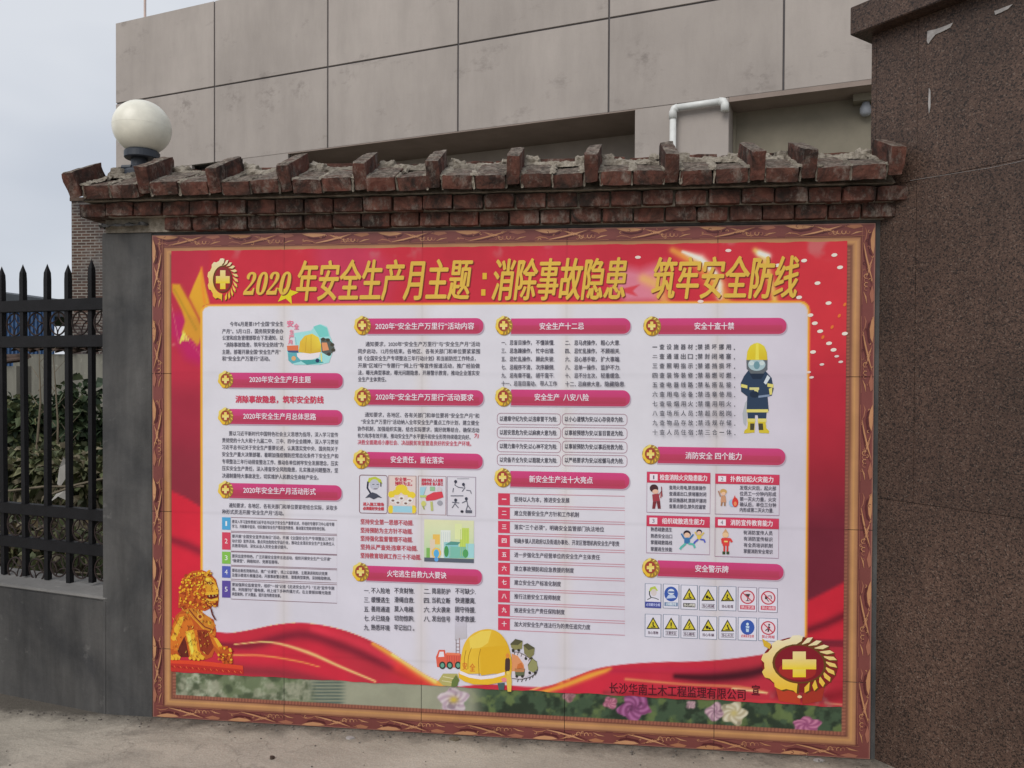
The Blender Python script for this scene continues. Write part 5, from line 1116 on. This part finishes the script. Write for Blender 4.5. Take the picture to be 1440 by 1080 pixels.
# drain pipe
pipe = empty('drain_pipe', Bm((0, -.06, 2.2)), 'white plastic drain pipe with two elbows fixed to the beige building pier', 'pipe')
MB().tube([Bm((0, -.06, 2.0)), Bm((0, -.06, 3.99))], .031, 16).build('pipe_run', PVC, pipe, smooth=True)
MB().tube([Bm((0, -.06, 3.93)), Bm((0, -.06, 3.995)), Bm((-.012, -.06, 4.022)), Bm((-.045, -.06, 4.032))], .038, 16).build('pipe_elbow', PVC, pipe, smooth=True)
MB().tube([Bm((-.04, -.06, 4.032)), Bm((-.45, -.06, 4.040))], .031, 16).build('pipe_run', PVC, pipe, smooth=True)
MB().tube([Bm((-.425, -.06, 4.040)), Bm((-.465, -.06, 4.034)), Bm((-.478, -.06, 4.005)), Bm((-.478, -.06, 3.945))], .038, 16).build('pipe_elbow', PVC, pipe, smooth=True)
# small lamp on the back wall of the right recess
q_ = Bm((-1.66, .33, 0)); wl = empty('recess_wall_lamp', (q_[0], q_[1], 3.95), 'small whitish lamp under a beige box at the right end of the building recess', 'lamp')
MB().box(-1.75, -1.57, .20, .344, 3.98, 4.043, Bm).build('mounting_box', BEIGE, wl)
MB().lathe([(.03, 3.86), (.05, 3.885), (.05, 3.93), (.036, 3.955), (.03, 3.979)], q_[0]-.0, q_[1]-.06, 16).build('lamp_shade', m_flat('dull_white_plastic', (.36, .38, .42), .4), wl, smooth=True)

# ------------------------------------------------------------------ low wall and steel fence at the left
LA = math.radians(167); LD = np.array([math.cos(LA), math.sin(LA)]); LN = np.array([math.sin(LA), -math.cos(LA)])
if LN[1] < 0: LN = -LN
def Lm(v): return (-.236+LD[0]*v[0]+LN[0]*v[1], LD[1]*v[0]+LN[1]*v[1], v[2])
low = empty('low_fence_wall', Lm((1.2, .12, 0)), 'low dark cement wall under the black spear fence at the left', 'wall')
MB().box(-.02, 4.2, .006, .235, -.05, .505, Lm).build('wall_body', LOWC, low, bevel=.006)
MB().box(-.02, 4.2, .004, .237, .5055, .520, Lm).build('cement_capping', CAPC, low, bevel=.004)
OFY = .135
fence = empty('steel_fence', Lm((1.2, OFY, .52)), 'black steel fence with spear tops and rows of rings on the low wall', 'fence')
def bar_mesh():
    m = MB(); h = .0118; hh = 1.42
    m.box(-h, h, -h, h, 0, hh)
    m.add([(-h, -h, hh), (h, -h, hh), (h, h, hh), (-h, h, hh), (-h*.9, -h*.9, hh+.035), (h*.9, -h*.9, hh+.035), (h*.9, h*.9, hh+.035), (-h*.9, h*.9, hh+.035), (0, 0, hh+.078)],
          [(0, 1, 5, 4), (1, 2, 6, 5), (2, 3, 7, 6), (3, 0, 4, 7), (4, 5, 8), (5, 6, 8), (6, 7, 8), (7, 4, 8)])
    o = m.build('fence_bar', BLACK, fence); me = o.data; bpy.data.objects.remove(o)
    b = bmesh.new(); b.from_mesh(me); bmesh.ops.translate(b, verts=b.verts, vec=wloc(fence)); b.to_mesh(me); b.free(); return me
BAR = bar_mesh()
def ring_mesh():
    m = MB(); R = .050; r = .0042
    c = [Vector((R*math.cos(a), 0, R*math.sin(a)*1.06)) for a in np.linspace(0, 2*math.pi, 25)]; m.tube(c, r, 5, cap=False)
    for k in range(4):
        a0 = math.pi/4+k*math.pi/2; cx, cz = R*1.36*math.cos(a0), R*1.36*math.sin(a0)*1.06
        arc = [Vector((cx+R*.96*math.cos(a0+math.pi+t), 0, cz+R*.96*math.sin(a0+math.pi+t)*1.06)) for t in np.linspace(-.78, .78, 9)]; m.tube(arc, r*.85, 4, cap=False)
    me = bpy.data.meshes.new('ring'); me.from_pydata(m.v, [], m.f); me.materials.append(RUST); return me
RING = ring_mesh()
barx = [(-.397, .167), (-.533, .199), (-.668, .230), (-.807, .262), (-.945, .294)]
stp = np.array([-.137, .0318]); 
for k in range(5, 16): barx.append((barx[4][0]+stp[0]*(k-4), barx[4][1]+stp[1]*(k-4)))
zt = [.012, -.006, .0, .004, .0]
for k, (bx_, by_) in enumerate(barx):
    inst(BAR, 'fence_bar', fence, (bx_, by_, .523+(zt[k] if k < 5 else J(.006))), (J(.006), J(.006), math.radians(-13)))
fa = math.radians(-13)
for k in range(-1, len(barx)-1):
    if k < 0: c = np.array(barx[0])-stp/2*.94
    else: c = (np.array(barx[k])+np.array(barx[k+1]))/2
    for z in (1.737, .770): inst(RING, 'ring', fence, (c[0], c[1], z), (0, J(.2), fa))
    low_z = {0: .60, 1: .595, 2: .563, 3: .556}.get(k, .60)
    inst(RING, 'ring', fence, (c[0], c[1], low_z), (J(.1), J(.5), fa))
e0 = np.array(barx[0])-stp*1.1; e1 = np.array(barx[-1])
def rail(z0, z1):
    d = (e1-e0)/np.linalg.norm(e1-e0); n = np.array([-d[1], d[0]]); m = MB()
    def T(v): p = e0+d*v[0]+n*v[1]; return (p[0], p[1], v[2])
    m.box(0, float(np.linalg.norm(e1-e0)), -.020, .020, z0, z1, T); m.build('rail', BLACK, fence, bevel=.002)
for z0, z1 in ((1.795, 1.85), (1.625, 1.680), (.825, .876), (.664, .715)): rail(z0, z1)

# ------------------------------------------------------------------ beyond the fence
bt = empty('brick_tower', tuple(at(125, 500, 20)), 'tall weathered brick chimney block far beyond the fence', 'tower')
c0 = at(100.5, 283, 20); c1 = at(188, 283, 20)
MB().box(c0[0], c1[0], c0[1], c0[1]+3.5, 0, c0[2], None).build('tower_body', FARBRICK, bt)
MB().box(c0[0]-.03, c1[0]+.03, c0[1]-.03, c0[1]+3.53, c0[2], c0[2]+.09, None).build('tower_top', ROOFT, bt)
bs_ = empty('blue_shed', tuple(at(40, 500, 25)), 'blue corrugated metal shed with a dark sheet roof beyond the fence', 'shed')
a0 = at(-120, 440, 25); a1 = at(94, 440, 25)
m = MB(); n = 36; w_ = a1[0]-a0[0]
for i in range(n):
    x0 = a0[0]+w_*i/n; x1 = a0[0]+w_*(i+1)/n; y = a0[1]
    for u0, u1, d0, d1 in ((0, .3, 0, 0), (.3, .5, 0, -.05), (.5, .8, -.05, -.05), (.8, 1, -.05, 0)):
        m.add([(x0+(x1-x0)*u0, y+d0, 0), (x0+(x1-x0)*u1, y+d1, 0), (x0+(x1-x0)*u1, y+d1, a0[2]+.15), (x0+(x1-x0)*u0, y+d0, a0[2]+.15)], [(0, 1, 2, 3)])
m.build('wall_sheet', BLUEM, bs_); m = MB()
rz0 = at(-120, 395, 25)[2]; rz1 = at(94, 425, 25)[2]
m.add([(a0[0], a0[1]-.25, rz0), (a1[0]+.1, a1[1]-.25, rz1), (a1[0]+.1, a1[1]+5, rz1+.05), (a0[0], a0[1]+5, rz0+.05), (a0[0], a0[1]-.25, a0[2]-.12), (a1[0]+.1, a1[1]-.25, a0[2]-.12), (a1[0]+.1, a1[1]+5, a0[2]-.12), (a0[0], a0[1]+5, a0[2]-.12)],
      [(0, 1, 2, 3), (4, 7, 6, 5), (0, 4, 5, 1), (1, 5, 6, 2), (2, 6, 7, 3), (3, 7, 4, 0)]); m.build('roof', ROOFM, bs_)
# old plaster wall with a clay-tile coping, and a nearer lower one at the far left
def tile_wall(label, px0, px1, pytop, dist, name='old_boundary_wall'):
    p0 = at(px0, pytop, dist); p1 = at(px1, pytop, dist); y = (p0[1]+p1[1])/2; zt_ = p0[2]
    e = empty(name, ((p0[0]+p1[0])/2, y, 0), label, 'wall')
    MB().box(p0[0], p1[0], y, y+.25, -.1, zt_-.12).build('wall_body', PLASTER, e)
    r_ = random.Random(int(dist*10)); n = int((p1[0]-p0[0])/.16)
    tm = MB(); 
    for k in range(9): tm.add([(.075*math.cos(math.pi*k/8), d, .05*math.sin(math.pi*k/8)) for d in (0, .34)], [])
    tm.f = [(2*k, 2*k+1, 2*k+3, 2*k+2) for k in range(8)]
    me = bpy.data.meshes.new('roof_tile'); me.from_pydata(tm.v, [], tm.f); me.materials.append(ROOFT)
    for k in range(n):
        for row in range(2):
            inst(me, 'roof_tile', e, (p0[0]+(k+.5)*.16+r_.uniform(-.03, .03), y-.07+row*.03+r_.uniform(-.03, .03), zt_-.10+row*.055+r_.uniform(-.012, .02)), (math.radians(10)+r_.uniform(-.12, .12), r_.uniform(-.25, .25), r_.uniform(-.3, .3)))
tile_wall('old plaster boundary wall topped with broken clay tiles behind the shrubs', 10, 200, 487, 12.5)
tile_wall('lower pale plaster wall with dark tiles at the far left behind the fence', -200, 33, 500, 9.5)

# shrubs and weeds: every leaf a bent blade of its own, spread through the crown
def leaf_cloud(name, label, cat, centre, size, n, ls, cols, seed, group=None, lobes=7):
    r_ = np.random.default_rng(seed); e = empty(name, (centre[0], centre[1], 0), label, cat, group)
    lob = [(centre+r_.uniform(-1, 1, 3)*np.array(size)*.55, r_.uniform(.35, .62)) for _ in range(lobes)]
    V = []; F = []; C = []
    for k in range(n):
        c, s_ = lob[r_.integers(lobes)]; d = r_.normal(size=3); d /= np.linalg.norm(d); p = c+d*np.array(size)*s_*(r_.random()**.45)
        if p[2] < .02: continue
        out = d*.6+r_.normal(size=3)*.6+np.array([0, -.1, .2]); out /= np.linalg.norm(out); sd2 = np.cross(out, r_.normal(size=3)); sd2 /= np.linalg.norm(sd2); L = ls*r_.uniform(.5, 1.3); W2 = L*.32; dr = np.array([0, 0, -.25*L]); i = len(V)
        V += [p, p+out*L*.5+sd2*W2, p+out*L+dr, p+out*L*.5-sd2*W2, p+out*L*.55-dr*.2]; F += [(i, i+1, i+4), (i+1, i+2, i+4), (i+2, i+3, i+4), (i+3, i, i+4)]
        cc = np.array(cols[r_.integers(len(cols))])*r_.uniform(.7, 1.25); C += [cc]*5
    o = raw_obj('leaves', np.array(V), F, np.array(C), LEAF, e); o['kind'] = 'stuff'
    st = MB()
    for k in range(9):
        c, s_ = lob[k % lobes]; b0 = np.array([centre[0]+r_.uniform(-.2, .2), centre[1]+r_.uniform(-.1, .1), 0]); mid = (b0+c)/2+r_.uniform(-.08, .08, 3); st.tube([b0, mid, c], [.018, .012, .005], 6)
    st.build('stems', STALK, e)
DG = [(.038, .062, .028), (.060, .088, .040), (.026, .044, .022), (.095, .118, .058)]
OG = [(.075, .088, .036), (.12, .12, .055), (.055, .064, .030), (.16, .135, .085)]
sp = lambda px, py, d: at(px, py, d)
leaf_cloud('broadleaf_shrub', 'dark green bush between the second and third fence bars', 'shrub', sp(52, 622, 8.6), (.42, .4, .58), 1500, .13, DG, 1)
leaf_cloud('broadleaf_shrub', 'dense dark green bush filling the right end of the fence view', 'shrub', sp(122, 618, 8.2), (.5, .4, .66), 1900, .12, DG, 2)
leaf_cloud('broadleaf_shrub', 'mid green bush in the middle of the fence view', 'shrub', sp(86, 640, 8.9), (.4, .35, .55), 1200, .11, DG+OG[:1], 3)
leaf_cloud('broadleaf_shrub', 'low bush at the far left edge beside the pale wall', 'shrub', sp(6, 620, 8.0), (.5, .4, .45), 2200, .11, DG+OG[:2], 4)
leaf_cloud('weed_clump', 'yellowish green weeds low down in front of the bushes', 'weeds', sp(75, 665, 7.2), (1.1, .5, .24), 3600, .10, OG, 5, lobes=12)
leaf_cloud('weed_clump', 'sparse olive weeds close behind the lower rings of the fence', 'weeds', sp(60, 750, 5.2), (.9, .5, .12), 1600, .08, OG+[(.12, .09, .05)], 6, lobes=12)
# grass blades
r_ = np.random.default_rng(8); V = []; F = []; C = []
for k in range(9000):
    x = r_.uniform(-5.2, .2); y = r_.uniform(1.0, 9.5); z = bank_h(x, y)-.01; h = r_.uniform(.05, .24)*(1.4 if y > 4.5 else .7); a = r_.uniform(0, 6.28); d = np.array([math.cos(a), math.sin(a), 0]); i = len(V); t = np.array([r_.uniform(-.5, .5), r_.uniform(-.5, .5), 1])*h; p = np.array([x, y, z])
    V += [p-d*.005, p+d*.005, p+t*.6+d*.004, p+t]; F += [(i, i+1, i+2), (i, i+2, i+3)]; C += [np.array([OG[1], OG[3], (.14, .115, .06), OG[0], OG[2]][r_.integers(5)])*r_.uniform(.6, 1.2)]*4
o = raw_obj('grass', np.array(V), F, np.array(C), LEAF, None); tag(o, 'thin dry and green grass on the soil behind the fence', 'grass', kind='stuff')
# dead stalks and torn sheet
for k, (px, y0, y1, lx, lab) in enumerate(((66, 700, 470, 3, 'thin tall dry stalk right of the third fence bar'), (80, 690, 500, -5, 'bent dry stalk in the middle of the fence gap'), (51, 640, 492, 4, 'pale upright dry stem near the second fence bar'), (93, 660, 560, 8, 'short leaning dry stem beside the torn white sheet'))):
    a = at(px, y0, 7.6); b = at(px+lx, y1, 7.6); mdd = (a+b)/2+np.array([.03, 0, 0])
    m = MB(); m.tube([a, mdd, b], [.012, .009, .003], 6)
    for q in range(5): t = .35+.13*q; p = a*(1-t)+b*t; m.tube([p, p+np.array([(-1)**q*.10, .02, .12])], [.004, .0015], 5)
    tag(m.build('dry_stalk', STALK, loc=a), lab, 'stalk', 'dry stalks behind the fence')
m = MB(); a = at(88, 664, 6.6)
m.add([a+np.array(p) for p in ((-.05, 0, -.10), (.0, -.03, -.12), (.05, 0, -.02), (.03, .02, .08), (.01, 0, .13), (-.015, -.02, .04))], [(0, 1, 5), (1, 2, 5), (2, 3, 5), (3, 4, 5)])
m.add([a+np.array(p) for p in ((-.12, 0, -.26), (-.02, -.03, -.2), (.07, 0, -.25), (.02, .02, -.14), (-.04, 0, -.16))], [(0, 1, 4), (1, 2, 3), (1, 3, 4)])
tag(m.build('torn_sheet', m_flat('dirty_white_plastic', (.34, .32, .29), .5), loc=a), 'torn pale plastic scrap caught on the weeds behind the fence', 'plastic scrap')
for k, (p0, p1, lab) in enumerate((((0, 692), (118, 684), 'long pale bamboo cane lying across the weeds'), ((60, 700), (150, 672), 'thin slanting branch right of the plastic scrap'), ((70, 812), (143, 808), 'dry cane lying behind the lower fence rings'))):
    a, b = at(*p0, 6.3 if k < 2 else 4.4), at(*p1, 6.6 if k < 2 else 4.5); m = MB(); m.tube([a, (a+b)/2+np.array([0, 0, .02]), b], .011 if k < 2 else .006, 6); tag(m.build('fallen_cane', STALK, loc=a), lab, 'cane', 'canes lying behind the fence')

# ------------------------------------------------------------------ crumbs of mortar and grit along the foot of the mural
m = MB(); r_ = np.random.default_rng(21)
for k in range(420):
    near = k < 260; x = r_.uniform(-1.6, 3.1); y = -.006-abs(r_.normal())*(.035 if near else .5); s_ = r_.uniform(.002, .007)*(1 if near else .8)
    if k % 60 == 0: s_ *= 2.0
    c = np.array([x, y, s_*.4]); o8 = [c+np.array(v)*s_*r_.uniform(.6, 1.2, 3) for v in ((1, 0, 0), (0, 1, 0), (-1, 0, 0), (0, -1, 0), (0, 0, .8), (0, 0, -.6))]
    m.add(o8, [(0, 1, 4), (1, 2, 4), (2, 3, 4), (3, 0, 4), (1, 0, 5), (2, 1, 5), (3, 2, 5), (0, 3, 5)])
tag(m.build('grit', m_flat('mixed_grit', (.13, .115, .10), .95, .7, 60)), 'loose grit and mortar crumbs at the foot of the mural', 'grit', kind='stuff')

# a few dry leaves and a stone left on the concrete
for k, (px, py, lab, s_) in enumerate(((492, 1038, 'pale broken flake lying under the left half of the mural', .016), (640, 1040, 'small dry leaf lying under the middle of the mural', .02), (1148, 1064, 'pale grit flake near the lower right corner of the mural', .016), (383, 1067, 'small dark stone on the concrete at the bottom left', .011))):
    d = ray(px, py); p = CAM+d*((0-CAM[2])/d[2]); m = MB(); r_ = random.Random(k); n = 9
    p[1] = min(p[1], -.03)
    top = [(p[0]+s_*(1.3 if k != 3 else 1)*math.cos(a)*r_.uniform(.7, 1.1), p[1]+s_*.8*math.sin(a)*r_.uniform(.7, 1.1), s_*(.28 if k != 3 else .9)*r_.uniform(.7, 1.2)) for a in np.linspace(0, 5.6, n)]
    bot = [(x*1.0, y, -.001) for x, y, z in top]
    m.add(top+bot, [tuple(range(n)), tuple(range(2*n-1, n-1, -1))]+[(i, n+i, n+(i+1) % n, (i+1) % n) for i in range(n)])
    tag(m.build(['flake', 'dry_leaf', 'flake', 'stone'][k], [WHITEPAINT, STALK, WHITEPAINT, ROOFT][k], loc=p), lab, ['flake', 'leaf', 'flake', 'stone'][k])
